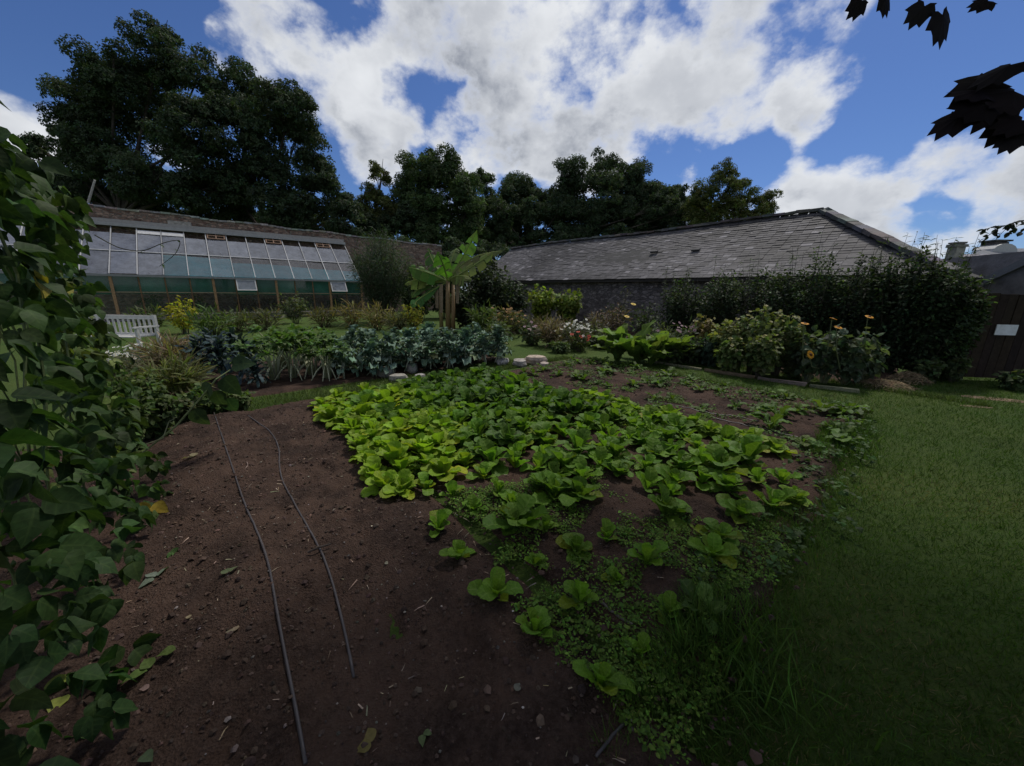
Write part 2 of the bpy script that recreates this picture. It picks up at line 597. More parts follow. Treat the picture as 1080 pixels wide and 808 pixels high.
def glass_material(name, tint, dirt, dcol, rough=0.08):
    """old horticultural glass: part clear, part clouded by grime, with a sky reflection"""
    m, t = newmat(name)
    g = nd(t, 'ShaderNodeTexCoord')
    nz = nd(t, 'ShaderNodeTexNoise', i_Scale=2.0, i_Detail=9.0, i_Roughness=0.78)
    t.links.new(g.outputs['Object'], nz.inputs['Vector'])
    tp = nd(t, 'ShaderNodeBsdfTransparent')
    tp.inputs[0].default_value = (*tint, 1)
    df = nd(t, 'ShaderNodeBsdfDiffuse')
    ca = nd(t, 'ShaderNodeAttribute', attribute_name='Col')
    dc = mixc(t, 1.0, ca.outputs['Color'], tuple(2*x_ for x_ in dcol), 'MULTIPLY')
    t.links.new(dc, df.inputs[0])
    tl = nd(t, 'ShaderNodeBsdfTranslucent')
    tl.inputs[0].default_value = (*dcol, 1)
    dd = nd(t, 'ShaderNodeMixShader')
    dd.inputs[0].default_value = 0.4
    t.links.new(df.outputs[0], dd.inputs[1])
    t.links.new(tl.outputs[0], dd.inputs[2])
    m1 = nd(t, 'ShaderNodeMixShader')
    t.links.new(maprange(t, nz.outputs['Fac'], 0.32, 0.68, dirt*0.55, min(1, dirt*1.4)), m1.inputs[0])
    t.links.new(tp.outputs[0], m1.inputs[1])
    t.links.new(dd.outputs[0], m1.inputs[2])
    gl = nd(t, 'ShaderNodeBsdfGlossy')
    gl.inputs['Roughness'].default_value = rough
    fr = nd(t, 'ShaderNodeFresnel', i_IOR=1.5)
    m2 = nd(t, 'ShaderNodeMixShader')
    t.links.new(fr.outputs[0], m2.inputs[0])
    t.links.new(m1.outputs[0], m2.inputs[1])
    t.links.new(gl.outputs[0], m2.inputs[2])
    finish(t, m2.outputs[0])
    return m


M_roofglass = glass_material('clouded_roof_glass', (0.75, 0.8, 0.82), 0.60, (0.37, 0.395, 0.46), 0.12)
M_lowglass = glass_material('thinly_clouded_roof_glass', (0.85, 0.9, 0.92), 0.22, (0.42, 0.42, 0.46), 0.12)
M_wallglass = glass_material('greenhouse_side_glass', (0.85, 0.9, 0.88), 0.10, (0.35, 0.4, 0.36), 0.05)
M_net = simple_material('green_shade_netting', 0.9, 0.1, 3.0, 0.2)

# ------------------------------------------------------------------ leaf templates


def fine(st, n=10):
    st = np.array(st, float)
    y = np.concatenate([np.linspace(0, .93, n-2), [.975, 1.0]])
    w = np.interp(y, st[:, 0], st[:, 1])
    w[1:-2] = (w[:-3]+2*w[1:-2]+w[2:-1])/4
    w[-2] = w[-3]*.72
    w[-1] = w[-3]*.25
    return np.stack([y, w], -1)


def leaf(st, nx=2, curl=0.6, fold=0.25, wave=0.0, wfreq=3.0, seed=0, curl0=0.0, crinkle=0.0):
    """leaf of length 1 along +y: st = [(y, half width)], bending down by curl (rad), folded up along the midrib"""
    st = np.array(st, float)
    k = len(st)
    y, w = st[:, 0], st[:, 1]
    ang = curl0-curl*y
    dy = np.diff(y, prepend=0.0)
    Y = np.cumsum(dy*np.cos(ang))
    Z = np.cumsum(dy*np.sin(ang))
    r = np.random.RandomState(seed)
    sx = np.linspace(-1, 1, 2*(nx//2)+1)
    V, Q = [], []
    ph = r.uniform(0, 6.28, 2)
    for i in range(k):
        for s in sx:
            wv = wave*w[i]*abs(s)**1.5*math.sin(wfreq*6.28*y[i]+ph[int(s > 0)])
            V.append([s*w[i], Y[i]+math.sin(-ang[i])*0, Z[i]+abs(s)*w[i]*fold+wv+r.normal(0, 1)*crinkle])
            Q.append([s, y[i], 0])
    n = len(sx)
    F = [[i*n+j, i*n+j+1, (i+1)*n+j+1, (i+1)*n+j] for i in range(k-1) for j in range(n-1)]
    return np.array(V), [np.array(F)], np.array(Q)


L_romaine = [leaf(fine([(0, .08), (.18, .10), (.4, .17), (.62, .25), (.8, .28), (.93, .22), (1, .1)]), 6, c, f, .22, 2.2, s, c0, .011) for s, (c, f, c0) in enumerate([(.5, .5, .1), (.9, .4, .2), (1.3, .35, .3), (.7, .6, .15), (1.6, .25, .5), (.3, .7, .0)])]
L_floppy = [leaf(fine([(0, .05), (.2, .09), (.4, .19), (.62, .26), (.82, .24), (.94, .15), (1, .05)]), 6, c, f, .35, 2.6, s+9, c0, .013) for s, (c, f, c0) in enumerate([(1.4, .3, .5), (2.0, .25, .7), (1.0, .4, .3), (1.7, .2, .5), (.8, .3, .2)])]
L_bean = [leaf([(0, .06), (.08, .24), (.22, .36), (.42, .36), (.65, .24), (.86, .09), (1, .008)], 2, c, f, .12, 1.5, s+20) for s, (c, f) in enumerate([(.5, .25), (1.0, .15), (.2, .35), (.8, -.15)])]
L_brass = [leaf(fine([(0, .03), (.25, .035), (.36, .12), (.5, .20), (.68, .26), (.85, .22), (.96, .12), (1, .04)], 11), 6, c, f, .75, 3.6, s+30, c0, .014) for s, (c, f, c0) in enumerate([(.9, .2, .4), (1.5, .15, .7), (.6, .3, .2), (1.9, .1, .9)])]
L_kale = [leaf(fine([(0, .03), (.2, .06), (.4, .085), (.6, .09), (.8, .08), (.93, .06), (1, .02)], 11), 4, c, f, .5, 4.0, s+40, c0, .012) for s, (c, f, c0) in enumerate([(2.0, -.2, .9), (2.6, -.3, 1.1), (1.5, -.1, .6)])]
L_big = [leaf(fine([(0, .03), (.12, .07), (.3, .15), (.55, .18), (.8, .14), (.94, .08), (1, .01)], 11), 6, c, f, .5, 3.5, s+50, c0, .015) for s, (c, f, c0) in enumerate([(1.2, .3, .5), (1.8, .2, .7), (.8, .4, .3)])]
L_oval = [leaf([(0, .05), (.3, .26), (.6, .28), (.85, .16), (1, .01)], 2, c, .2, 0, 1, s+60) for s, c in enumerate([.5, 1.0])]
L_slim = [leaf([(0, .03), (.3, .085), (.65, .07), (1, .004)], 2, c, .1, 0, 1, s+70) for s, c in enumerate([.4, .9])]
L_blade = leaf([(0, .5), (.5, .4), (1, .03)], 2, .7, 0, 0, 1, 80, .1)
L_heart = [leaf([(0, .1), (.07, .3), (.25, .42), (.5, .36), (.75, .2), (1, .01)], 2, c, f, .1, 2, s+90) for s, (c, f) in enumerate([(.6, .2), (1.1, .1)])]


def clump_template(seed, n=5):
    """a spray of small leaves, size about 1, used for tree crowns"""
    r = np.random.RandomState(seed)
    V, F = [], []
    for i in range(n):
        a = i*2.4+r.uniform(-.5, .5)
        d = np.array([math.cos(a), math.sin(a), r.uniform(-.5, .35)])
        c = d*r.uniform(.12, .42)
        x = np.cross(d, [0, 0, 1.0]+r.normal(0, .35, 3))
        x /= np.linalg.norm(x)
        L, w = r.uniform(.28, .46), r.uniform(.11, .18)
        b = len(V)
        V += [c-d*L*.5, c+x*w, c+d*L*.5+np.array([0, 0, -.12]), c-x*w]
        F.append([b, b+1, b+2, b+3])
    V = np.array(V)
    return V, [np.array(F)], np.zeros((len(V), 3))


CLUMPS = [clump_template(s) for s in range(5)]


def scatter(g, tms, D, N, P, size, cols, mat=0, xs=1.0):
    """leaf i uses a random template; D = pointing, N = face normal hint"""
    k = len(P)
    if k == 0:
        return
    M = frames(D, N)*np.broadcast_to(np.asarray(size, float), (k,))[:, None, None]
    if xs != 1.0:
        M = M.copy()
        M[:, :, 0] *= xs
    w = rs.randint(0, len(tms), k)
    for i, tm in enumerate(tms):
        s_ = w == i
        g.inst(tm, M[s_], P[s_], cols[s_], mat)


# ------------------------------------------------------------------ ground
g = Geo()
S = 900.0
n_ = 60
xs_ = np.sign(np.linspace(-1, 1, n_))*np.abs(np.linspace(-1, 1, n_))**3*S
X, Y = np.meshgrid(xs_, xs_, indexing='ij')
idx = np.arange(n_*n_).reshape(n_, n_)
F = np.stack([idx[:-1, :-1], idx[1:, :-1], idx[1:, 1:], idx[:-1, 1:]], -1).reshape(-1, 4)
g.add(np.stack([X, Y, np.zeros_like(X)], -1).reshape(-1, 3), [F], (.06, .1, .03))
tag(g.build('lawn', M_lawn), kind='structure')


FEET = [(1.0, -.45, .2), (1.45, -.75, -.1), (1.9, -.35, .15), (2.4, -.7, .1), (2.9, -.3, -.2), (3.4, -.75, .1), (.6, -.2, .3), (1.7, -1.15, .4), (2.7, -1.1, -.3), (.9, -1.1, .6), (3.8, -.35, .1), (.35, -.6, .1)]


def soil_z(u, v):
    z = 0.045+0.07*(fbm(u*2.4+40, v*2.4+40, 3, 3)-0.5)+0.03*(fbm(u*14+9, v*14+9, 3, 5)-0.5)+0.016*(fbm(u*42+5, v*42+3, 2, 8)-0.5)
    for (fu, fv, fa) in FEET:
        du, dv = u-fu, v-fv
        a_, b_ = du*math.cos(fa)+dv*math.sin(fa), -du*math.sin(fa)+dv*math.cos(fa)
        z = z-.022*np.exp(-((a_/.12)**4+(b_/.045)**4))+.008*np.exp(-((a_/.16)**2+((np.abs(b_)-.065)/.03)**2))
    # shallow furrows between the rows of the bare strip
    z = z+0.018*np.sin((v+0.3)*7.0)*(v < 0.1)
    return z


def sheet(name, mat, u0, u1, v0, v1, step, zf, fade=0.12, wob=0.08, kind='structure'):
    nu, nv = int((u1-u0)/step)+1, int((v1-v0)/step)+1
    u, v = np.meshgrid(np.linspace(u0, u1, nu), np.linspace(v0, v1, nv), indexing='ij')
    z = zf(u, v)
    e = np.minimum(np.minimum(u-u0, u1-u), np.minimum(v-v0, v1-v))
    e = e-wob*(fbm(u*2.3+3, v*2.3+8, 4, 21))*1.6
    k = np.clip(e/fade, 0, 1)
    z = z*k-0.03*(1-k)
    p = C0[None, None]+u[..., None]*D1+v[..., None]*D2
    i = np.arange(nu*nv).reshape(nu, nv)
    F_ = np.stack([i[:-1, :-1], i[:-1, 1:], i[1:, 1:], i[1:, :-1]], -1).reshape(-1, 4)
    gg = Geo().add(np.concatenate([p, z[..., None]], -1).reshape(-1, 3), [F_], (.05, .035, .03))
    o = gg.build(name, mat, smooth=True)
    return tag(o, kind=kind)


sheet('vegetable_bed_soil', M_soil, -2.2, 5.35, -3.0, 0.34, 0.024, soil_z)


def bed_z(u, v):
    return soil_z(u, np.maximum(v, 0.1))*1.1


sheet('lettuce_bed_soil', M_soil, -0.32, 5.15, 0.25, 6.15, 0.03, bed_z)
sheet('far_bed_soil', M_soil, 5.9, 9.2, -2.2, 4.6, 0.06, lambda u, v: 0.03+0.04*(fbm(u*6, v*6, 3, 4)-0.4))
sheet('flower_border_soil', M_soil, -0.55, 12.5, 8.15, 15.0, 0.1, lambda u, v: 0.03+0.05*(fbm(u*3, v*3, 3, 4)-0.4))

M_worn = simple_material('worn_bare_earth', 0.95, 0.1, 8.0, 0.3, 0.5, 30.0)


def patch(name, cx, cy, rx, ry, col, rz=0.0):
    a = np.linspace(0, 2*math.pi, 40, endpoint=False)
    rr = 1+0.35*(fbm(np.cos(a)*2+9, np.sin(a)*2+9, 3, 3)-0.5)*2
    v = np.stack([np.cos(a)*rx*rr, np.sin(a)*ry*rr, np.full(40, 0.004)], -1)
    c, s_ = math.cos(rz), math.sin(rz)
    v[:, :2] = v[:, :2] @ np.array([[c, s_], [-s_, c]])
    v = np.concatenate([v, [[0, 0, 0.004]]])
    f = np.stack([np.arange(40), (np.arange(40)+1) % 40, np.full(40, 40)], -1)
    return tag(Geo().add(v, [f], col).build(name, M_worn, loc=(cx, cy, 0)), kind='structure')


p = gp(1050, 421)
patch('worn_earth', p[0], p[1], 0.40, 0.13, (0.17, 0.125, 0.085), -0.4)
p = gp(1030, 429)
patch('worn_earth', p[0], p[1], 0.2, 0.06, (0.15, 0.12, 0.075), -0.2)

# ------------------------------------------------------------------ garden wall and greenhouse
GD = np.array([0.788, 0.6156])             # along the greenhouse, to the right and away
GN = np.array([-0.6156, 0.788])            # back towards the wall
GB = gp(383, 328, 0.25)[:2]                # its right front corner


def gh(a, b, z):                           # a metres left of the right corner, b metres back
    q = GB-GD*a+GN*b
    return np.array([q[0], q[1], z])


AX = np.stack([np.append(GD, 0), np.append(GN, 0), [0, 0, 1]], 1)
GUT, RID, DEP = 2.0, 4.33, 3.05
wall = empty('garden_wall', gh(3, DEP+0.45, 0), 'long old stone and brick wall behind the lean-to greenhouse', 'wall')
w0 = np.array(wall.location)
g = Geo()
a0, a1 = -7.2, 20.0
nseg = 40
at_ = np.linspace(a0, a1, nseg)
top = 4.82+(at_-a0)/(a1-a0)*0.55+0.04*np.sin(at_*1.7)
for i in range(nseg-1):
    A, B = at_[i], at_[i+1]
    v = [gh(A, DEP+.2, 0), gh(B, DEP+.2, 0), gh(B, DEP+.7, 0), gh(A, DEP+.7, 0), gh(A, DEP+.2, top[i]), gh(B, DEP+.2, top[i+1]), gh(B, DEP+.7, top[i+1]), gh(A, DEP+.7, top[i])]
    g.add(np.array(v)-w0, [np.array([[0, 4, 5, 1], [2, 6, 7, 3], [4, 7, 6, 5]])], (.2, .15, .12))
    if i == 0:
        g.add(np.array(v)-w0, [np.array([[0, 3, 7, 4]])], (.2, .15, .12))
g.build('masonry', M_wall, wall)
g = Geo()
k = 70
ca = np.linspace(a0, a1-.4, k)
for a in ca:
    t_ = np.interp(a+.2, at_, top)
    g.box(gh(a+.2, DEP+.45, t_+.045+rs.uniform(-.012, .012))-w0, (0.375, .62+rs.uniform(-.04, .04), .085), AX, vary((.25, .235, .21), 1, .15)[0], jit=.008)
g.build('coping', M_stone, wall)
# a repaired pale block of masonry that stands above the flashing
g = Geo()
g.box(gh(8.05, DEP+.17, RID+.33)-w0, (.95, .1, .42), AX, (.30, .28, .25), jit=.01)
g.build('mortar_patch', M_stone, wall)
# loose pole standing on the wall
pp = at(92, 213, gh(9.7, DEP+.4, 0)[1])
pb = at(93, 214, pp[1])
pt = at(100, 190, pp[1])
o = Geo().tube([pb-pb, pt-pb], [.05, .04], 8, (.38, .36, .33)).build('pole', M_timber, loc=[float(c) for c in pb])
tag(o, 'short pale leaning pole standing up on top of the long garden wall', 'pole')

gho = empty('greenhouse', gh(6, 0, 0), 'long lean-to greenhouse with pale glazing bars and orange timber posts', 'greenhouse')
g0 = np.array(gho.location)


def ghl(a, b, z):
    return gh(a, b, z)-g0


NB = 17
BW = 10.6/12
WHITE = (.50, .50, .50)
# plinth, sill, gutter, wall plate
g = Geo()
g.box(ghl(NB*BW/2, .0, .13), (NB*BW+.1, .24, .26), AX, (.20, .13, .10))
g.box(ghl(-.0, DEP/2+.12, .13), (.2, DEP-.26, .26), AX, (.20, .13, .10))
g.build('plinth', M_rubble, gho)
g = Geo()
g.box(ghl(NB*BW/2, -.02, .285), (NB*BW+.12, .3, .05), AX, (.36, .30, .26))
g.build('sill', M_paint, gho)
g = Geo()
g.box(ghl(NB*BW/2, -.05, GUT), (NB*BW+.15, .10, .09), AX, (.22, .22, .21))
g.build('gutter', M_metal, gho)
g = Geo()
g.box(ghl(NB*BW/2, DEP-.05, RID+.09), (NB*BW+.1, .35, .14), AX, (.33, .32, .30))
g.box(ghl(NB*BW/2, DEP+.13, RID+.25), (NB*BW+.1, .06, .22), AX, (.27, .26, .24))
g.build('ridge_board', M_paint, gho)
sl_len = math.hypot(DEP, RID-GUT)
sn, cs = (RID-GUT)/sl_len, DEP/sl_len
AXS = np.stack([np.append(GD, 0), np.append(GN*cs, sn), np.append(-GN*sn, cs)], 1)


def ghs(a, s_, h=0.0):                     # point on the roof slope: s_ metres up from the gutter
    q = gh(a, s_*cs-h*sn, GUT+.05+s_*sn+h*cs)
    return q-g0


for i in range(NB+1):
    g = Geo()
    g.box(ghs(i*BW, sl_len/2, .02), (.036, sl_len, .05), AXS, np.array(WHITE)*rs.uniform(.5, .85))
    g.build('glazing_bar', M_paint, gho)
# cross bar half way
g = Geo()
g.box(ghs(NB*BW/2, 1.72, .03), (NB*BW, .03, .03), AXS, (.45, .45, .45))
g.build('cross_bar', M_paint, gho)
VENTS = {1: .0, 4: .0, 7: .0}
for i in range(NB):
    lo, hi = .03, sl_len-.62
    for (s0, s1) in ((lo, 1.70), (1.74, hi)):
        g = Geo()
        q = [ghs(i*BW+.03, s0), ghs(i*BW+BW-.03, s0), ghs(i*BW+BW-.03, s1), ghs(i*BW+.03, s1)]
        tl = rs.normal(0, .012, 4)
        q = [a+np.array([0, 0, d]) for a, d in zip(q, tl)]
        g.add(q, [[3, 2, 1, 0]], np.array((.5, .5, .5))*rs.uniform(.72, 1.2))
        g.build('glass_pane', M_lowglass if s0 < 1 and i < 10 else M_roofglass, gho)
    # top ventilators: most lights are missing or slid open, a few keep a brown frame
    if i in VENTS:
        f = Geo()
        c = sl_len-.31
        for dx in (-.36, 0, .36):
            f.box(ghs(i*BW+BW/2+dx, c, .05), (.05, .55, .05), AXS, (.20, .13, .09))
        for ds in (-.26, .0, .26):
            f.box(ghs(i*BW+BW/2, c+ds, .053), (.68, .045, .045), AXS, (.20, .13, .09))
        f.build('vent_frame', M_timber, gho)
    elif i in (9, 10):
        g = Geo()
        g.box(ghs(i*BW+BW/2, sl_len-.42, .02), (BW-.06, .3, .02), AXS, (.42, .42, .42))
        g.build('vent_flap', M_paint, gho)
# front posts and glazing
ORANGE = (.27, .165, .085)
for i in range(NB+1):
    g = Geo()
    big = i in (0, 2, 5, 8, 12)
    g.box(ghl(i*BW, .0, (GUT-.05+.31)/2), (.10 if big else .05, .09 if big else .05, GUT-.05-.31), AX, np.array(ORANGE)*(rs.uniform(.9, 1.2) if big else .62), jit=.002)
    g.build('post', M_timber, gho)
OPEN = {1: 'open', 6: 'open'}
g = Geo()
for i in range(NB):
    if i not in OPEN:
        pass
g.box(ghl(NB*BW/2, .0, 1.28), (NB*BW-.1, .035, .045), AX, (.26, .20, .13))
g.build('transom', M_timber, gho)
for i in range(NB):
    for (z0, z1) in ((.315, 1.255), (1.305, GUT-.05)):
        if i in OPEN and z0 > 1:
            # hopper light propped open at the bottom
            f = Geo()
            wz = (z1-z0)
            tilt = R_(32)
            AT = AX @ np.array([[1, 0, 0], [0, math.cos(tilt), math.sin(tilt)], [0, -math.sin(tilt), math.cos(tilt)]])
            c = ghl(i*BW+BW/2, -.06-math.sin(tilt)*wz/2, z1-math.cos(tilt)*wz/2)
            for dx in (-BW/2+.05, BW/2-.05):
                f.box(c+AT @ np.array([dx, 0, 0]), (.05, .035, wz), AT, (.42, .42, .40))
            for dz in (-wz/2+.03, wz/2-.03):
                f.box(c+AT @ np.array([0, 0.002, dz]), (BW-.14, .033, .05), AT, (.42, .42, .40))
            fo = f.build('hopper_window', M_paint, gho)
            g = Geo()
            g.add([c+AT @ np.array([x, 0, z]) for x, z in ((-BW/2+.06, -wz/2+.05), (BW/2-.06, -wz/2+.05), (BW/2-.06, wz/2-.05), (-BW/2+.06, wz/2-.05))], [[0, 1, 2, 3]], (.5, .5, .5))
            g.build('pane', M_roofglass, fo)
            continue
        g = Geo()
        g.add([ghl(i*BW+.04, .01, z0), ghl(i*BW+BW-.04, .01, z0), ghl(i*BW+BW-.04, .01, z1), ghl(i*BW+.04, .01, z1)], [[0, 1, 2, 3]], (.5, .5, .5))
        g.build('glass_pane', M_wallglass, gho)
# right-hand gable: posts, sloping bar and triangular glazing
g = Geo()
g.box(ghl(0, DEP*.5, (GUT+RID)/4+.1), (.06, .06, (GUT+RID)/2-.28), AX, np.array(ORANGE)*.7)
g.build('post', M_timber, gho)
g = Geo()
g.add([ghl(0.02, .06, .3), ghl(0.02, DEP, .3), ghl(0.02, DEP, RID), ghl(0.02, .06, GUT)], [[0, 1, 2, 3]], (.5, .5, .5))
g.build('gable_glass', M_wallglass, gho)
# shade netting hung inside: under the lower half of the roof and behind the top of the front
g = Geo()
for i in range(NB-3):
    hi_ = 1.72 if i not in (8, 9, 10) else 1.2
    if i > 9:
        continue
    hi_ = [1.0, 1.05, 1.1, 1.2, 1.3, 1.3, 1.3, 1.6, 1.66, 1.68][i]
    q = [ghs(i*BW, .02, -.05), ghs(i*BW+BW, .02, -.05), ghs(i*BW+BW, hi_, -.06), ghs(i*BW, hi_+rs.uniform(-.05, .05), -.06)]
    g.add(q, [[3, 2, 1, 0]], np.array((.10, .37, .40))*rs.uniform(.85, 1.1))
g.build('roof_netting', M_net, gho)
g = Geo()
for i in range(NB):
    d = rs.uniform(-.06, .06, 2)
    q = [ghl(i*BW, .12, 1.22+d[0]), ghl(i*BW+BW, .12, 1.22+d[1]), ghl(i*BW+BW, .12, GUT), ghl(i*BW, .12, GUT)]
    g.add(q, [[0, 1, 2, 3]], np.array((.035, .15, .105))*rs.uniform(.6, 1.15))
g.build('front_netting', M_net, gho)

GH_PLANTS = True
# ------------------------------------------------------------------ the long slate-roofed building
W0 = gp(640, 348)[:2]
WN = np.array([0.7694, 0.6387])            # into the building
EZ, RZ, RO_ = 2.16, 4.42, 3.5
KL, KR = 10.9, -9.55                       # ends along D1
AB = np.stack([np.append(D1, 0), np.append(WN, 0), [0, 0, 1]], 1)
barn = empty('slate_roofed_barn', (*W0, 0), 'long low stone barn with a grey slate roof hipped at its near end', 'barn')


def bl(k_, o_, z):
    q = D1*k_+WN*o_
    return np.array([q[0], q[1], z])


g = Geo()
Wd = 2*RO_
for (A, B) in (((KL, .3), (KR+.3, .3)), ((KR+.3, .3), (KR+.3, Wd-.3)), ((KR+.3, Wd-.3), (KL, Wd-.3)), ((KL, Wd-.3), (KL, .3))):
    g.add([bl(*A, 0), bl(*B, 0), bl(*B, EZ+.02), bl(*A, EZ+.02)], [[3, 2, 1, 0]], (.2, .2, .2))
g.add([bl(KL, .3, EZ), bl(KL, Wd-.3, EZ), bl(KL, RO_, RZ-.15)], [[0, 1, 2]], (.2, .2, .2))
g.build('wall', M_rubble, barn)
g = Geo()
g.box(bl((KL+KR)/2, .05, EZ-.07), (KL-KR, .04, .13), AB, (.05, .045, .04))
g.box(bl((KL+KR)/2, .19, EZ-.02), (KL-KR, .24, .03), AB, (.05, .045, .04))
g.build('eaves_board', M_timber, barn)
SLT = math.hypot(RO_, RZ-EZ)


def slate_plane(g, o3, ex, eu, width_fn, length, course=.155, sw=.27, lift=.003, base=(.078, .074, .078)):
    """overlapping slates on a roof plane: ex along the eave, eu up the slope, width_fn(s) -> (x0, x1)"""
    nrm = np.cross(ex, eu)
    if nrm[2] < 0:
        nrm = -nrm
    nc = int(math.ceil(length/course))
    for c in range(nc):
        s0, s1 = c*course-(.03 if c == 0 else 0), min(c*course+course*1.25, length)
        x0, x1 = width_fn(c*course)
        if x1-x0 < .1:
            continue
        nsl = max(1, int((x1-x0)/sw))
        e = np.linspace(x0, x1, nsl+1)+((sw/2) if c % 2 else 0)
        e = np.clip(e+rs.normal(0, .012, nsl+1), x0, x1)
        rowt = rs.uniform(.93, 1.07)
        for j in range(nsl):
            if e[j+1]-e[j] < .03:
                continue
            a, b = e[j]+.004, e[j+1]-.004
            dz = rs.normal(0, .004)
            ds = rs.normal(0, .008)
            w_ = fbm(np.array([a*.35+3]), np.array([s0*.9+7]), 3, 2)[0]
            colr = np.array(base)*(.35+1.3*w_)*rowt*rs.uniform(.75, 1.3)
            if rs.rand() < .05:
                colr = np.array((.19, .18, .19))
            sag = -.05*math.sin(math.pi*min(1, max(0, s0/length)))-.035*math.sin(a*.55+1.2)*(s0/length)
            bt = lift+.012+dz+sag
            tp_ = dz+sag+.003
            v = [o3+ex*a+eu*(s0+ds)+nrm*bt, o3+ex*b+eu*(s0+ds)+nrm*(bt+rs.normal(0, .002)), o3+ex*b+eu*s1+nrm*tp_, o3+ex*a+eu*s1+nrm*tp_,
                 o3+ex*a+eu*(s0+ds)+nrm*(bt-.012), o3+ex*b+eu*(s0+ds)+nrm*(bt-.012)]
            g.add(v, [np.array([[0, 1, 2, 3], [4, 5, 1, 0]])], colr)


exf = np.append(D1, 0)
euf = norm(np.append(WN*RO_, RZ-EZ))
g = Geo()
kr = KR+RO_                                # ridge end above the hip
slate_plane(g, bl(0, 0, EZ), exf, euf, lambda s_: (KR+RO_*s_/SLT, KL), SLT)
euh = norm(np.append(D1*RO_, RZ-EZ))
slate_plane(g, bl(KR, 0, EZ), np.append(WN, 0), euh, lambda s_: (RO_*s_/SLT, Wd-RO_*s_/SLT), SLT, base=(.09, .09, .095))
eub = norm(np.append(-WN*RO_, RZ-EZ))
g.add([bl(KL, Wd, EZ), bl(KR, Wd, EZ), bl(kr, RO_, RZ-.02), bl(KL, RO_, RZ-.02)], [[0, 1, 2, 3]], (.13, .13, .14))
g.add([bl(KL, .0, EZ-.03), bl(KR, .0, EZ-.03), bl(kr, RO_, RZ-.09), bl(KL, RO_, RZ-.09)], [[0, 1, 2, 3]], (.03, .03, .03))
roof = g.build('roof', M_slate, barn)
g = Geo()
for i in range(46):
    a = KL-(KL-kr)*(i+.5)/46
    g.box(bl(a, RO_, RZ+.045-.035*math.sin(a*.55+1.2)), ((KL-kr)/46+.01, .30, .085), AB, vary((.12, .115, .11), 1, .15)[0], jit=.012)
for (ox,) in ((0,), (Wd,)):
    A, B = bl(KR, ox, EZ+.03), bl(kr, RO_, RZ+.05)
    d = B-A
    L = np.linalg.norm(d)
    ax = frames(d[None], np.array([[0, 0, 1.0]]))[0]
    for i in range(14):
        g.box(A+d*(i+.5)/14, (.34, L/14+.02, .10), ax, vary((.115, .11, .105), 1, .12)[0], jit=.01)
g.build('ridge_tile', M_slate, roof)
for px_, py_ in ((690, 266), (734, 264)):
    dr = ray(px_, py_)
    # roof vent slates, small raised hoods
    o3 = bl(0, 0, EZ)+np.append(W0, 0)
    nr = np.cross(exf, euf)
    tt = ((o3-np.array([0, 0, EYE])) @ nr)/(dr @ nr)
    q = np.array([0, 0, EYE])+dr*tt-np.append(W0, 0)
    ax = np.stack([exf, euf, np.cross(exf, euf)*(1 if np.cross(exf, euf)[2] > 0 else -1)], 1)
    Geo().box(q+ax[:, 2]*.03, (.32, .12, .06), ax, (.05, .05, .052), jit=.006).build('vent_slate', M_slate, roof)

# ------------------------------------------------------------------ buildings and gate on the right
GA = gp(1005, 400)
gate = empty('plank_gate', GA, 'dark brown timber plank gate with a white notice at the right edge', 'gate')
ga = np.array(gate.location)
gdx = norm(np.array([1.0, -.12, 0]))
AG = np.stack([gdx, np.cross([0, 0, 1.0], gdx), [0, 0, 1]], 1)
g = Geo()
x = 0.0
while x < 3.4:
    w_ = rs.uniform(.14, .18)
    h_ = 1.62+rs.uniform(-.03, .03)
    g.box(AG @ np.array([x+w_/2, 0, .06+h_/2]), (w_-.008, .03, h_), AG, vary((.030, .020, .015), 1, .12)[0], jit=.002)
    x += w_
g.build('plank_panel', M_timber, gate)
g = Geo()
g.box(AG @ np.array([-.06, .02, .9]), (.13, .13, 1.8), AG, (.13, .10, .075))
g.build('post', M_timber, gate)
g = Geo()
for z in (.3, 1.4):
    g.box(AG @ np.array([1.7, .045, z]), (3.4, .05, .1), AG, (.05, .033, .024))
g.build('rail', M_timber, gate)
q = at(1061, 348, ga[1]-.1)-ga
sg = Geo().box(AG @ np.array([q[0]/gdx[0], -.035, q[2]]), (.36, .012, .2), AG, (.78, .80, .84)).build('notice_board', M_paint, gate)
tag(sg, 'small white rectangular notice')

ob = empty('stone_outbuilding', gp(1030, 396), 'stone outbuilding with a low slate roof behind the plank gate', 'outbuilding')
o0 = np.array(ob.location)
A = at(1013, 293, 9.2)
B = at(1042, 295, 9.0)
C_ = at(1100, 268, 8.2)
g = Geo()
d = B-A
g.box((A+np.array([5.2, -.5, 0]))*np.array([1, 1, 0])+np.array([0, .6, A[2]/2])-o0, (10, .4, A[2]), AG, (.2, .19, .17))
g.build('wall', M_rubble, ob)
# gable verge rising to the right, with the roof plane behind it
g = Geo()
up = C_-B
for z_, cth in ((0, .14),):
    ax = frames(up[None], np.array([[0, -.2, 1.0]]))[0]
    g.box((B+C_)/2-o0, (.12, np.linalg.norm(up)+.1, .15), ax, (.17, .175, .18))
g.build('barge_board', M_paint, ob)
g = Geo()
back = np.array([.55, 3.2, .0])
q = [B+[0, .02, .09], C_+[0, .02, .09], C_+back+[0, 0, .09], B+back+[0, 0, .09]]
g.add(np.array(q)-o0, [[0, 1, 2, 3]], (.11, .11, .12))
q = [A+[-.6, 0, .05], B+[0, .04, .04], B+[.9, 3.0, 1.0], A+[.1, 3.0, 1.0]]
g.add(np.array(q)-o0, [[0, 1, 2, 3]], (.07, .07, .075))
q = [A+[-.6, 0, -.07], B+[0, .04, -.06], B+[0, .04, .04], A+[-.6, 0, .05]]
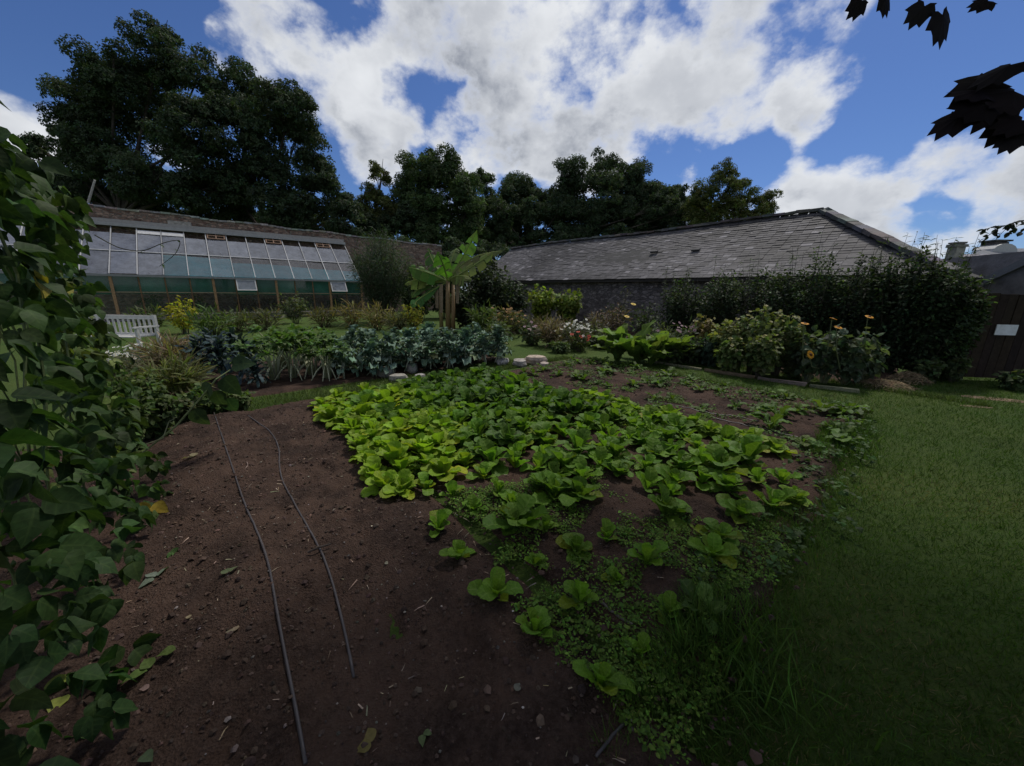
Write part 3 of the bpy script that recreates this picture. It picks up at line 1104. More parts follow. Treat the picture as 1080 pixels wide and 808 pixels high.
g.add(np.array(q)-o0, [[0, 1, 2, 3]], (.05, .05, .05))
q = [B+[0, .06, -.05], C_+[0, .06, -.05], C_+[0, .06, -1.6], B+[0, .06, -1.0]]
g.add(np.array(q)-o0, [[0, 1, 2, 3]], (.16, .15, .14))
g.build('roof', M_slate, ob)

YH = 26.0
hs = empty('slate_roofed_house', (*at(1060, 300, YH)[:2], 0), 'distant house with a grey slate roof, flat ridge lantern and chimney', 'house')
h0 = np.array(hs.location)


def hp(x_, y_, dy=0.0):
    return at(x_, y_, YH+dy)-h0


g = Geo()
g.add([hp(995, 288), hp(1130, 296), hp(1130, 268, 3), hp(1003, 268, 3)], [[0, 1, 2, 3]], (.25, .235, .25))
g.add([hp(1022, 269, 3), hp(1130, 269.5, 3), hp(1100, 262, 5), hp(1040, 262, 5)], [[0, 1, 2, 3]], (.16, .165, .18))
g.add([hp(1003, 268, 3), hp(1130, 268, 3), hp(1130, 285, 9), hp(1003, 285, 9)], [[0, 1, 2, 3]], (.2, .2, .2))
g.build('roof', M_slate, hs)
g = Geo()
for (xa, xb, ya, yb) in ((995, 1130, 288, 330),):
    g.add([hp(xa, ya, .2), hp(xb, ya+8, .2), np.append(hp(xb, yb, .2)[:2], 0), np.append(hp(xa, yb, .2)[:2], 0)], [[3, 2, 1, 0]], (.3, .28, .25))
g.build('wall', M_rubble, hs)
g = Geo()
c = hp(1063, 258, 4)
g.box(c+np.array([0, .8, -.1]), (1.1, .9, .7), None, (.075, .07, .07), jit=.02)
g.box(c+np.array([0, .8, .34]), (1.3, 1.1, .11), None, (.06, .06, .06))
g.build('lantern', M_stone, hs)
g = Geo()
a = np.linspace(math.pi, 0, 9)
pts = [c+np.array([math.cos(t_)*.95-.2, -.12, -.55+math.sin(t_)*.62]) for t_ in a]
pts2 = [p_+np.array([0, 1.3, 0]) for p_ in pts]
g.add(np.array(pts+pts2), [np.array([[i, i+1, i+10, i+9] for i in range(8)]), np.arange(9)[None]], (.36, .36, .35))
g.build('dormer', M_metal, hs)
g = Geo()
g.box(hp(1055, 287, -.1), (5, .06, .12), None, (.6, .6, .6))
g.build('gutter', M_paint, hs)
ch = at(1005, 275, 20.0)
che = empty('chimney_stack', (ch[0], 20.0, 0), 'square grey rendered chimney stack rising above the dark hedge', 'chimney')
zt = at(1005, 261, 20.0)[2]
g = Geo()
g.box((0, 0, zt/2), (.44, .44, zt), None, (.26, .245, .22))
g.build('shaft', M_stone, che)
g = Geo()
g.box((0, 0, zt+.07), (.55, .55, .12), None, (.2, .19, .17), jit=.01)
g.box((0, 0, zt+.2), (.45, .45, .10), None, (.15, .14, .13), jit=.015)
g.build('cap', M_stone, che)

# ------------------------------------------------------------------ trees


def tree(name, label, Y, blobs, base_x, col, leaf_s=.42, dens=1.0, group=None, depth=.8, cat='tree', gap=0.28, seed=0, rk=1.0):
    base = at(base_x, 330, Y)
    base[2] = 0
    root = empty(name, base, label, cat, group)
    cr = Geo()
    cs_, rr_ = [], []
    for i, (bx, by, br) in enumerate(blobs):
        dy = rs.uniform(-1, 1)*depth*br*Y/FPX*.6
        c = at(bx, by, Y+dy)
        cs_.append(c)
        rr_.append(br*((c-[0, 0, EYE]) @ _F)/FPX*rk)
    for c, r in zip(cs_, rr_):
        # sub-lobes on the surface of every bough give the uneven outline
        nl = max(9, int(14*dens+r*2.4))
        dd = rdir(nl, -.85, 1.0)
        lc = c+dd*r*rs.uniform(.40, .90, (nl, 1))*np.array([1, depth, 1])
        lr = r*rs.uniform(.26, .46, nl)
        for q, lrad in zip(lc, lr):
            k = int(dens*90*(lrad/leaf_s)**2*.24)+14
            d = rdir(k, -.6, 1.0)
            keep = fbm(d[:, 0]*2+q[0], d[:, 1]*2+d[:, 2]*2+q[1], 2, seed) > gap
            d = d[keep]
            k = len(d)
            P = q+d*lrad*rs.uniform(.55, 1.08, (k, 1))*np.array([1, 1, .8])
            nrm = norm(d*.9+rs.normal(0, .45, (k, 3))+[0, 0, .35])
            dr_ = norm(np.cross(nrm, rs.normal(0, 1, (k, 3))))
            tone = rs.uniform(.8, 1.25)
            scatter(cr, CLUMPS, dr_, nrm, P-base, leaf_s*rs.uniform(.7, 1.35, k), vary(np.array(col)*tone, k, .22, .09))
    cr.build('crown', M_tree, root)
    tg_ = Geo()
    top_ = np.mean(cs_, 0)
    lowest = min(c[2]-r for c, r in zip(cs_, rr_))
    fk = np.array([0, 0, max(2.0, lowest+1.0)])
    tr = .055*(top_[2])**.9*.35+.1
    tg_.tube([[0, 0, -.1], [0, 0, .6], fk*.6+[.1, 0, 0], fk], [tr*1.5, tr*1.1, tr*.95, tr*.8], 9, (.06, .05, .04))
    for c, r in zip(cs_, rr_):
        e = c-base
        mid = fk*.5+e*.5+rs.normal(0, r*.12, 3)
        mid[2] = max(mid[2], fk[2])
        tg_.tube([fk-[0, 0, .3], mid, e, e+(e-mid)*.4], [tr*.55, tr*.36, tr*.2, tr*.06], 6, (.055, .046, .038))
        for _ in range(3):
            f_ = e+rdir(1, -.3, 1)[0]*r*.75
            tg_.tube([e*.6+mid*.4, e*.45+f_*.55, f_], [tr*.18, tr*.11, tr*.03], 4, (.055, .046, .038))
    tg_.build('trunk', M_bark, root)
    return root


DK, MD, OL = (.042, .064, .031), (.052, .082, .030), (.075, .092, .028)
TG = 'trees beyond the garden wall'
tree('broadleaf_tree', 'tallest dark spreading tree at the left above the greenhouse', 37,
     [(168, 58, 40), (120, 85, 42), (205, 90, 44), (90, 115, 45), (150, 120, 60), (215, 145, 52), (75, 155, 36), (115, 170, 52), (165, 190, 50), (42, 158, 20), (60, 195, 30), (215, 200, 40), (20, 200, 30), (85, 205, 34)], 150, DK, .46, 1.0, TG, seed=1, rk=.80)
tree('broadleaf_tree', 'broad dark tree with a rounded right shoulder overlapping the tallest tree', 39,
     [(270, 108, 38), (305, 118, 38), (250, 140, 45), (310, 155, 42), (335, 185, 30), (270, 190, 48), (325, 215, 32), (240, 205, 35), (360, 215, 22), (365, 235, 25), (300, 225, 34)], 290, DK, .46, 1.0, TG, seed=2, rk=.84)
tree('broadleaf_tree', 'slim pale-leaved tree in the gap to the right of the big dark trees', 43,
     [(402, 185, 13), (398, 208, 18), (382, 228, 20), (410, 225, 20), (395, 250, 24)], 398, OL, .40, .9, TG, gap=.34, seed=3)
tree('broadleaf_tree', 'upright dark tree with a ragged top behind the banana plant', 44,
     [(462, 176, 25), (440, 190, 24), (484, 196, 24), (455, 210, 34), (490, 228, 28), (430, 222, 26), (460, 240, 34), (420, 245, 22), (495, 250, 22)], 462, MD, .44, 1.0, TG, seed=4)
tree('broadleaf_tree', 'narrow green tree squeezed between two wider dark trees', 49,
     [(508, 190, 14), (512, 212, 18), (510, 235, 20), (515, 255, 18)], 512, MD, .44, 1.0, TG, seed=5)
tree('broadleaf_tree', 'round-topped dark tree rising behind the left end of the slate roof', 52,
     [(545, 202, 22), (532, 220, 22), (562, 215, 22), (545, 240, 28), (575, 240, 24), (525, 248, 18)], 548, DK, .46, 1.0, TG, seed=6)
tree('broadleaf_tree', 'widest dark dome of trees behind the middle of the slate roof', 50,
     [(605, 190, 24), (640, 182, 24), (672, 190, 22), (590, 215, 28), (628, 212, 34), (668, 215, 32), (694, 212, 22), (610, 242, 32), (655, 242, 32), (695, 238, 22)], 645, DK, .46, 1.0, TG, seed=7)
tree('broadleaf_tree', 'light green tree with open twiggy crown near the hip of the roof', 43,
     [(764, 186, 16), (745, 200, 18), (785, 204, 18), (768, 212, 22), (808, 212, 14), (736, 216, 16), (800, 226, 16), (760, 234, 24), (735, 238, 16), (790, 236, 18)], 768, OL, .36, .8, TG, gap=.33, seed=8)
tree('broadleaf_tree', 'small dark bushy tree tucked between the dome and the light green tree', 54,
     [(716, 205, 13), (712, 225, 18), (725, 240, 16)], 715, DK, .44, 1.0, TG, seed=9)

tree('broadleaf_tree', 'low dark tree in the gap between garden wall and barn, behind the banana plant', 36,
     [(425, 270, 18), (450, 272, 20), (476, 272, 20), (500, 272, 20), (522, 274, 18), (440, 290, 18), (470, 290, 18), (500, 290, 18), (525, 290, 16)], 475, DK, .40, 1.1, TG, seed=11)
tree('broadleaf_tree', 'low dark understorey tree showing just above the left end of the slate roof', 47,
     [(535, 256, 16), (560, 256, 18), (590, 254, 18), (620, 252, 18), (650, 250, 18), (680, 248, 18), (710, 246, 18), (530, 228, 18), (560, 226, 18), (590, 222, 18), (625, 224, 18), (660, 222, 18), (695, 220, 17), (722, 222, 16), (745, 228, 16)], 560, DK, .44, 1.1, TG, seed=12)
tree('broadleaf_tree', 'low dark understorey tree just above the garden wall, left of the slim pale tree', 42,
     [(330, 240, 20), (355, 248, 20), (375, 255, 18), (395, 262, 18), (300, 236, 20), (270, 232, 20), (385, 236, 16), (412, 236, 16), (430, 232, 16)], 360, DK, .44, 1.1, TG, seed=13)

tree('broadleaf_tree', 'low dark understorey tree beneath the tallest tree, showing along the top of the long wall', 40,
     [(100, 212, 20), (130, 216, 20), (160, 220, 20), (190, 224, 20), (220, 228, 20), (250, 232, 20)], 180, DK, .44, 1.1, TG, seed=14)

# ------------------------------------------------------------------ shrubs and herbaceous plants


def span(x, yb, yt, rpx):
    b = gp(x, yb)
    h = at(x, yt, b[1])[2]
    dep_ = (b-[0, 0, EYE]) @ _F
    return b, h, rpx*dep_/FPX


def shrub(name, label, cat, x, yb, yt, rpx, tms, ls, col, ns=10, lps=60, group=None, mat=None, upright=.5, low=.25, droop=.2, stem_col=(.07, .06, .04), sr=.012, lv=.2, base=None, dims=None, amt=.22, flower=None, xs=1.0, spread=.16, cone=1.0, shoots=0):
    """stems fan out from the base, leaves set along them; flower=(count, mesh maker, size)"""
    if base is None:
        b, h, r = span(x, yb, yt, rpx)
    else:
        b, (h, r) = np.array(base, float), dims
    root = empty(name, b, label, cat, group)
    fg, sg_ = Geo(), Geo()
    tips = []
    for i in range(ns):
        a = 2.4*i+rs.uniform(-.4, .4)
        q = math.sqrt((i+.5)/ns)
        hh = h*(1-(.35*q*q)*cone)*rs.uniform(.78, 1.02)
        e = np.array([math.cos(a)*r*q, math.sin(a)*r*q, hh])
        m1 = np.array([e[0]*.35*upright*2, e[1]*.35*upright*2, hh*.5])
        tt = np.linspace(0, 1, 7)[:, None]
        s0 = np.array([math.cos(a)*r*.2*q, math.sin(a)*r*.2*q, 0])
        C = (1-tt)**2*s0+2*tt*(1-tt)*m1+tt**2*e
        sg_.tube(C, np.linspace(sr, sr*.3, 7), 4, stem_col, cap=False)
        tips.append(C[-1])
        k = int(lps*rs.uniform(.8, 1.2))
        t_ = low+(1-low)*rs.uniform(0, 1, k)**.8
        P = (1-t_)[:, None]**2*s0+2*(t_*(1-t_))[:, None]*m1+t_[:, None]**2*e
        out = norm(np.concatenate([P[:, :2], np.zeros((k, 1))], 1)+rs.normal(0, .15, (k, 3))*r)
        D = norm(out*.6+rdir(k)*.8+np.array([0, 0, .25-droop]))
        P = P+D*np.minimum(spread*r+ls*.4, .6*r)*rs.uniform(.1, 1, (k, 1))
        P[:, 2] = np.maximum(P[:, 2], .02)
        N = norm(rs.normal(0, .5, (k, 3))+[0, 0, 1.0]+out*.4)
        tone = rs.uniform(.82, 1.2)
        scatter(fg, tms, D, N, P, ls*rs.uniform(.65, 1.25, k), vary(np.array(col)*tone, k, amt, lv*.45), xs=xs)
    for i in range(shoots):
        a = rs.uniform(0, 6.28)
        q = rs.uniform(.2, .95)
        s0 = np.array([math.cos(a)*r*q, math.sin(a)*r*q, h*.55])
        e = s0*[1.05, 1.05, 0]+[rs.normal(0, .12), rs.normal(0, .12), h*rs.uniform(1.0, 1.2)]
        sg_.tube([s0, (s0+e)/2, e], [.008, .006, .003], 4, stem_col, cap=False)
        k = 26
        t_ = rs.uniform(.25, 1, k)[:, None]
        P = s0*(1-t_)+e*t_
        D = norm(rdir(k, -.2, .6))
        scatter(fg, L_slim, D, rs.normal(0, .4, (k, 3))+[0, 0, 1], P, ls*rs.uniform(1.0, 1.7, k), vary(np.array(col)*1.15, k, amt))
    fg.build('foliage', mat or M_herb, root)
    sg_.build('stem', M_stem, root)
    if flower:
        cnt, src, fs = flower
        me = src
        for i in range(cnt):
            tp = tips[i % len(tips)]+rs.normal(0, r*.22, 3)*np.array([1, 1, .55])
            o = bpy.data.objects.new('flower', me)
            COL.objects.link(o)
            o.parent = root
            o.location = [float(v_) for v_ in tp+[0, 0, .02]]
            o.scale = (fs,)*3
            o.rotation_euler = (rs.uniform(.1, 1.1), rs.uniform(-.5, .5), rs.uniform(-.6, .6))
    return root


def flower_mesh(name, petals, pc, cc, w=.28, cup=.25, cs_=.35):
    """a bloom of radius 1 facing +z"""
    g_ = Geo()
    pt = leaf([(0, .1), (.4, w), (.8, w*.9), (1, .04)], 2, .3, .1, 0, 1, 5)
    a = np.arange(petals)*2*math.pi/petals
    D = np.stack([np.cos(a), np.sin(a), np.full(petals, cup)], -1)
    N = np.tile([[0, 0, 1.0]], (petals, 1))
    P = norm(D)*cs_*.6
    scatter(g_, [pt], D, N, P, 1-cs_*.5, vary(pc, petals, .1, .04))
    b = np.arange(10)*2*math.pi/10
    ring = np.stack([np.cos(b)*cs_, np.sin(b)*cs_, np.full(10, .05)], -1)
    ring2 = np.stack([np.cos(b)*cs_*.7, np.sin(b)*cs_*.7, np.full(10, .2)], -1)
    v = np.concatenate([ring, ring2, [[0, 0, .22]]])
    f4 = np.array([[i, (i+1) % 10, 10+(i+1) % 10, 10+i] for i in range(10)])
    f3 = np.array([[10+i, 10+(i+1) % 10, 20] for i in range(10)])
    g_.add(v, [f4, f3], cc)
    return g_.mesh(name, M_petal, True)


FM_daisy = flower_mesh('daisy_bloom', 9, (.75, .75, .72), (.45, .33, .05))
FM_pink = flower_mesh('pink_bloom', 8, (.42, .27, .32), (.25, .12, .1))
FM_red = flower_mesh('red_bloom', 6, (.55, .07, .03), (.1, .03, .02), .4)
FM_orange = flower_mesh('orange_bloom', 8, (.36, .20, .07), (.3, .13, .03))
FM_cream = flower_mesh('cream_bloom', 6, (.42, .40, .20), (.3, .25, .08), .34, .9)
FM_sun = flower_mesh('sunflower_bloom', 16, (.72, .34, .02), (.13, .05, .01), .22, .1, .42)
FM_yellow = flower_mesh('yellow_bloom', 10, (.65, .45, .03), (.5, .3, .02))
FM_seed = flower_mesh('seed_head', 7, (.17, .11, .08), (.12, .08, .05), .3, .9)

# inside the greenhouse
for a, h_, c, lb in ((1.2, 1.25, (.05, .10, .05), 'leafy plant inside the greenhouse at its right end'), (3.0, 1.35, (.06, .09, .05), 'pale leafy plant inside the greenhouse behind the second big post'),
                     (4.6, 1.15, (.13, .07, .055), 'reddish bushy plant inside the greenhouse below the left open window'), (5.8, 1.1, (.14, .08, .06), 'reddish-brown plant inside the greenhouse left of the open window'), (8.0, 1.2, (.06, .10, .04), 'green plant inside the greenhouse behind the yellow bush'),
                     (9.6, 1.25, (.05, .085, .04), 'green plant inside the greenhouse near the bench')):
    shrub('greenhouse_plant', lb, 'plant', 0, 0, 0, 0, L_oval, .14, c, 14, 34, base=gh(a, .9, 0), dims=(h_, .55), spread=.2)

# along the greenhouse
shrub('golden_shrub', 'yellow variegated bush in front of the left part of the greenhouse', 'bush', 196, 352, 313, 14, L_oval, .11, (.34, .33, .035), 16, 34, spread=.12)
shrub('leafy_shrub', 'grey-green bush at the greenhouse sill beside its open window', 'bush', 312, 341, 308, 15, L_oval, .13, (.085, .105, .045), 14, 45)
for i, (x, yb, yt, r, c, lb) in enumerate([
        (226, 356, 327, 18, (.075, .115, .035), 'grassy green clump just right of the yellow variegated bush'),
        (250, 350, 330, 20, (.085, .095, .04), 'olive clump of tall weeds midway between the yellow bush and the grey-green bush'),
        (282, 348, 328, 18, (.095, .10, .045), 'olive clump of tall weeds just left of the grey-green bush'),
        (342, 345, 327, 16, (.10, .095, .04), 'low olive weeds below the right end of the greenhouse'),
        (160, 352, 326, 16, (.075, .095, .035), 'green weeds behind the white bench')]):
    shrub('weed_clump', lb, 'weeds', x, yb, yt, r, L_slim, .30, c, 22, 16, 'weeds along the greenhouse', droop=-.5, low=.05, xs=.8)
for i, (x, yb, yt, r, c, lb) in enumerate([
        (372, 346, 321, 17, (.16, .135, .055), 'straw-coloured grasses at the right corner of the greenhouse'),
        (398, 348, 324, 16, (.17, .15, .06), 'straw-coloured grasses below the feathery dark shrub'),
        (420, 350, 330, 12, (.11, .11, .05), 'short faded grasses just left of the yellow shrub by the banana plant')]):
    shrub('dry_grass_clump', lb, 'grasses', x, yb, yt, r, L_slim, .32, c, 24, 16, 'faded grasses', droop=-.6, low=.05, xs=.6)
shrub('feathery_shrub', 'tall feathery dark shrub between greenhouse and banana plant', 'shrub', 407, 340, 243, 29, L_slim, .20, (.044, .068, .036), 60, 190, upright=.75, droop=-.25, sr=.018, spread=.22, xs=.7)
shrub('leafy_shrub', 'dark bushy shrub close behind the right side of the banana plant', 'shrub', 512, 346, 266, 22, L_oval, .16, (.036, .052, .026), 34, 110, spread=.24)
shrub('leafy_shrub', 'dark shrub under the left end of the slate roof', 'shrub', 538, 348, 292, 20, L_oval, .15, (.034, .05, .024), 26, 90, spread=.24)
shrub('leafy_shrub', 'dark low shrub behind the foot of the banana plant', 'shrub', 492, 348, 300, 18, L_oval, .15, (.032, .048, .022), 24, 90, spread=.24)
shrub('leafy_shrub', 'dull green shrub filling the gap left of the banana plant', 'shrub', 444, 342, 276, 15, L_oval, .15, (.045, .066, .026), 24, 80, spread=.22)
shrub('golden_shrub', 'small yellow-leaved shrub at the foot of the banana plant', 'bush', 437, 350, 314, 12, L_oval, .11, (.26, .25, .035), 14, 30, spread=.12)


def banana():
    b = gp(473, 350)
    root = empty('banana_plant', b, 'tall banana plant with huge torn green leaves and brown stems', 'banana plant')
    sc = ((b-[0, 0, EYE]) @ _F)/FPX

    def loc(x, y, dy=0.0):
        return at(x, y, b[1]+dy)-b
    for (xb, xt, yt, r_, c) in ((473, 472, 296, .095, (.17, .115, .05)), (478, 478, 300, .075, (.20, .13, .06)), (466, 464, 312, .07, (.16, .13, .05))):
        g_ = Geo()
        A_, B_ = loc(xb, 352), loc(xt, yt)
        g_.tube([A_, A_*.5+B_*.5, B_], [r_*1.2, r_, r_*.7], 10, c)
        g_.build('stem', M_stem, root, True)
    crown = loc(472, 297)
    # leaf: (mid px, tip px, half width px, colour, depth shift at tip)
    LV = [((487, 272), (503, 243), 8.5, (.13, .235, .035), .4), ((500, 280), (520, 267), 7.5, (.17, .21, .06), -.8), ((468, 280), (461, 266), 9, (.085, .20, .03), -.6),
          ((452, 288), (431, 282), 7, (.085, .175, .03), -.4), ((447, 294), (427, 300), 5.5, (.15, .19, .04), -.3), ((458, 278), (452, 262), 7, (.07, .13, .03), .9),
          ((484, 291), (497, 296), 6, (.14, .17, .05), -.9), ((477, 272), (482, 262), 6, (.15, .20, .07), .7), ((447, 302), (434, 314), 5, (.07, .12, .03), -.2),
          ((495, 274), (530, 265), 5, (.17, .18, .07), .3), ((443, 315), (440, 322), 6, (.06, .15, .035), -.6)]
    for (m_, t_, hw, c, dy) in LV:
        P0 = crown.copy()
        Pm, Pt = loc(*m_, dy*.6), loc(*t_, dy)
        L = np.linalg.norm(Pt-P0)
        n = 22
        tt = np.linspace(0, 1, n)[:, None]
        ctl = 2*Pm-.5*P0-.5*Pt
        Cc = (1-tt)**2*P0+2*tt*(1-tt)*ctl+tt**2*Pt
        tg_ = norm(np.gradient(Cc, axis=0))
        view = norm(np.array([0, -1.0, .75]))
        side = norm(np.cross(tg_, view[None]))
        w = hw*sc*np.interp(tt[:, 0], [0, .12, .3, .6, .85, 1], [.06, .1, .85, 1, .7, .04])
        g_ = Geo()
        g_.tube(Cc, np.linspace(.032, .010, n), 5, (.22, .27, .08))
        # each half of the blade is torn into strips that hang at their own angle
        for s_ in (-1, 1):
            i = 2
            while i < n-1:
                j = min(n-1, i+rs.randint(2, 5))
                dr_ = rs.uniform(-.55, .0)
                gap_ = rs.uniform(.0, .9)*(j-i > 1)
                fw_ = rs.uniform(.1, .55)
                rows = []
                for q in range(i, j+1):
                    cpt = Cc[q]
                    if q == j:
                        cpt = Cc[q]*(1-gap_*.3)+Cc[q-1]*gap_*.3
                    e = side[q]*s_*w[q]+np.array([0, 0, -abs(dr_)*w[q]*2.0])+tg_[q]*w[q]*fw_
                    rows += [cpt, cpt+e*.5+[0, 0, .03], cpt+e]
                rows = np.array(rows)
                F_ = [[3*a+b_, 3*a+b_+1, 3*a+b_+4, 3*a+b_+3] for a in range(j-i) for b_ in (0, 1)]
                g_.add(rows, [np.array(F_)], vary(c, 1, .14, .05)[0])
                i = j
        g_.build('leaf', M_herb, root)
    g_ = Geo()
    for (x, y0, y1) in ((452, 300, 318), (460, 302, 325), (465, 300, 330), (483, 296, 320), (447, 300, 320)):
        A_, B_ = loc(x, y0, -.1), loc(x+rs.uniform(-2, 2), y1, -.1)
        g_.add([A_+[-.08, 0, 0], A_+[.08, 0, 0], B_+[.06, -.03, 0], B_+[-.06, .03, 0]], [[0, 1, 2, 3]], (.20, .15, .10))
    g_.build('dead_leaf', M_dry, root)


banana()

shrub('leafy_shrub', 'dark shrub closing the view right behind the banana stems', 'shrub', 468, 336, 280, 24, L_oval, .17, (.034, .05, .024), 30, 110, spread=.24, cone=.3)
shrub('leafy_shrub', 'dark shrub closing the view between banana stems and the feathery shrub', 'shrub', 436, 335, 290, 15, L_oval, .17, (.036, .054, .024), 26, 100, spread=.24, cone=.3)

# wall climbers and border flowers
shrub('climbing_vine', 'bright yellow-green vine on the barn wall below the eaves', 'vine', 572, 345, 302, 16, L_heart, .17, (.17, .22, .03), 26, 34, spread=.12, cone=.5)
shrub('climbing_vine', 'greener right-hand clump of vine on the barn wall', 'vine', 598, 347, 304, 15, L_heart, .17, (.12, .165, .03), 26, 36, spread=.14, cone=.5)
shrub('flowering_clump', 'orange and buff flower clump left of the vine-covered barn wall', 'flowers', 535, 356, 326, 18, L_slim, .2, (.085, .085, .035), 22, 20, droop=-.4, flower=(34, FM_orange, .05))
shrub('flowering_clump', 'loose green stems between the banana plant and the orange flowers', 'flowers', 508, 352, 320, 15, L_slim, .26, (.085, .125, .035), 22, 22, droop=-.5, low=.1)
shrub('flowering_clump', 'low clump dotted with pale pink blooms left of the dried grasses', 'flowers', 560, 364, 342, 12, L_oval, .12, (.055, .075, .03), 14, 26, flower=(9, FM_pink, .05))
shrub('dry_grass_clump', 'pinkish dried grass clump left of the white daisies', 'grasses', 580, 366, 338, 13, L_slim, .3, (.16, .125, .085), 30, 16, droop=-.6, low=.05, xs=.5)
shrub('flowering_clump', 'white daisies on a bushy clump in front of the barn wall', 'flowers', 606, 368, 338, 17, L_slim, .14, (.075, .085, .045), 26, 26, flower=(46, FM_daisy, .042))
shrub('flowering_clump', 'red flowers on a low plant just in front of the white daisies', 'flowers', 611, 371, 353, 11, L_oval, .10, (.065, .085, .03), 10, 18, flower=(6, FM_red, .055))
shrub('flowering_clump', 'tall brown seed heads against the bare barn wall', 'flowers', 648, 360, 322, 15, L_slim, .18, (.095, .07, .05), 24, 14, droop=-.3, flower=(22, FM_seed, .06))
shrub('flowering_clump', 'airy pale-tipped plant beside the barn wall above the big-leaved clump', 'flowers', 655, 352, 298, 8, L_slim, .16, (.09, .09, .06), 8, 12, droop=-.2)
shrub('flowering_clump', 'pink and mauve flowers right of the big-leaved clump', 'flowers', 718, 381, 341, 19, L_slim, .15, (.06, .085, .04), 24, 30, flower=(20, FM_pink, .04))
shrub('leafy_plant', 'bluish dark leafy plant right of the pink and mauve flowers', 'plant', 747, 386, 352, 13, L_oval, .14, (.04, .065, .04), 16, 34)
for i, (x, yb, yt, r, c, fl, lb) in enumerate([
        (738, 380, 334, 14, (.17, .15, .05), 10, 'tawny-tinged leafy plant at the left end of the cream-flowered row'),
        (765, 389, 330, 17, (.14, .165, .05), 12, 'second plant from the left in the cream-flowered row'),
        (792, 393, 322, 18, (.135, .17, .06), 14, 'tallest plant in the middle of the cream-flowered row'),
        (817, 396, 322, 17, (.125, .16, .06), 12, 'cream-flowered plant with pale shoots beside the sunflowers'),
        (800, 399, 350, 15, (.12, .155, .05), 9, 'lower cream-flowered plant at the front of the row, by the edging boards'),
        (770, 394, 355, 14, (.11, .15, .045), 8, 'lowest cream-flowered plant at the front left of the row')]):
    shrub('flowering_plant', lb, 'plant', x, yb, yt, r, L_heart, .10, c, 24, 46, 'row of cream-flowered plants', flower=(fl, FM_cream, .042), spread=.14)

for i, (x, yb, yt, r, tm, ls_, c, lb) in enumerate([
        (524, 360, 340, 13, L_slim, .2, (.08, .11, .04), 'green filler growth in front of the orange flowers'), (548, 352, 330, 12, L_oval, .1, (.07, .09, .035), 'bushy growth between orange flowers and the vine'),
        (566, 352, 334, 14, L_slim, .22, (.11, .10, .05), 'tawny growth behind the pale pink blooms'), (592, 358, 336, 13, L_slim, .2, (.13, .11, .065), 'dry brownish growth right behind the pinkish dried grass'),
        (625, 364, 338, 14, L_slim, .2, (.08, .085, .045), 'thin dull growth right of the white daisies'), (636, 368, 348, 13, L_oval, .09, (.055, .075, .03), 'low dark growth between daisies and the big-leaved clump'),
        (630, 356, 330, 14, L_slim, .22, (.12, .095, .07), 'russet dry growth against the foot of the bare barn wall'), (590, 372, 360, 10, L_oval, .09, (.075, .11, .04), 'low green tuft on the lawn edge in front of the dried grass'),
        (696, 372, 342, 15, L_slim, .18, (.08, .10, .045), 'loose growth just behind the right side of the big-leaved clump'), (728, 384, 356, 15, L_oval, .09, (.06, .09, .035), 'low growth in front of the pink and mauve flowers'),
        (705, 384, 362, 13, L_oval, .09, (.07, .10, .04), 'low growth right at the foot of the big-leaved clump'), (834, 398, 348, 14, L_heart, .10, (.10, .135, .05), 'leafy growth between cream-flowered row and the first sunflower'),
        (645, 352, 318, 15, L_oval, .1, (.04, .055, .028), 'dark growth at the foot of the barn wall, left of the wall shrubs'), (680, 360, 318, 18, L_oval, .1, (.04, .058, .028), 'dark growth behind the big-leaved clump under the eaves')]):
    shrub('border_plant', lb, 'plant', x, yb, yt, r, tm, ls_, c, 20, 30, 'filler plants in the flower border', low=.05, spread=.2)

# sunflowers
for i, (x, yb, yt, r, heads, lb) in enumerate([
        (850, 403, 345, 13, [(849, 341)], 'sunflower plant beside the cream-flowered row, one orange head on top'),
        (868, 404, 342, 14, [(855, 374), (879, 336)], 'sunflower plant with one bloom facing the lawn and one at the top'),
        (890, 406, 344, 14, [(884, 345)], 'sunflower plant with a half-hidden orange head among its leaves'),
        (908, 404, 350, 12, [(917, 334)], 'sunflower plant at the right end with a bloom against the dark hedge')]):
    rt = shrub('sunflower', lb, 'sunflower', x, yb, yt, r, L_heart, .13, (.075, .105, .055), 12, 26, 'sunflowers in the border', upright=.9, spread=.2, stem_col=(.14, .15, .07), droop=.35)
    b = np.array(rt.location)
    for (hx, hy) in heads:
        q = at(hx, hy, b[1]-.25)-b
        Geo().tube([[q[0]*.4, q[1]*.4, .3], [q[0]*.8, q[1]*.8, q[2]*.6], q+[0, .03, -.02]], [.011, .009, .007], 5, (.12, .14, .06)).build('flower_stalk', M_stem, rt)
        o = bpy.data.objects.new('flower', FM_sun)
        COL.objects.link(o)
        o.parent = rt
        o.location = [float(c_) for c_ in q]
        o.scale = (.075 if hy > 350 else .062,)*3
        o.rotation_euler = (1.15, 0, .2) if hy > 350 else (rs.uniform(.1, .4), rs.uniform(-.4, .4), rs.uniform(-.5, .3))
q = gp(668, 374)
rt = shrub('yellow_daisy', 'single tall stem topped by a yellow flower above the big-leaved clump', 'flower', 668, 370, 326, 3, L_slim, .16, (.08, .11, .04), 3, 8)
b = np.array(rt.location)
for (hx, hy) in ((668, 321), (661, 334)):
    o = bpy.data.objects.new('flower', FM_yellow)
    COL.objects.link(o)
    o.parent = rt
    o.location = [float(c_) for c_ in at(hx, hy, b[1])-b]
    o.scale = (.075,)*3
    o.rotation_euler = (.4, 0, .2)

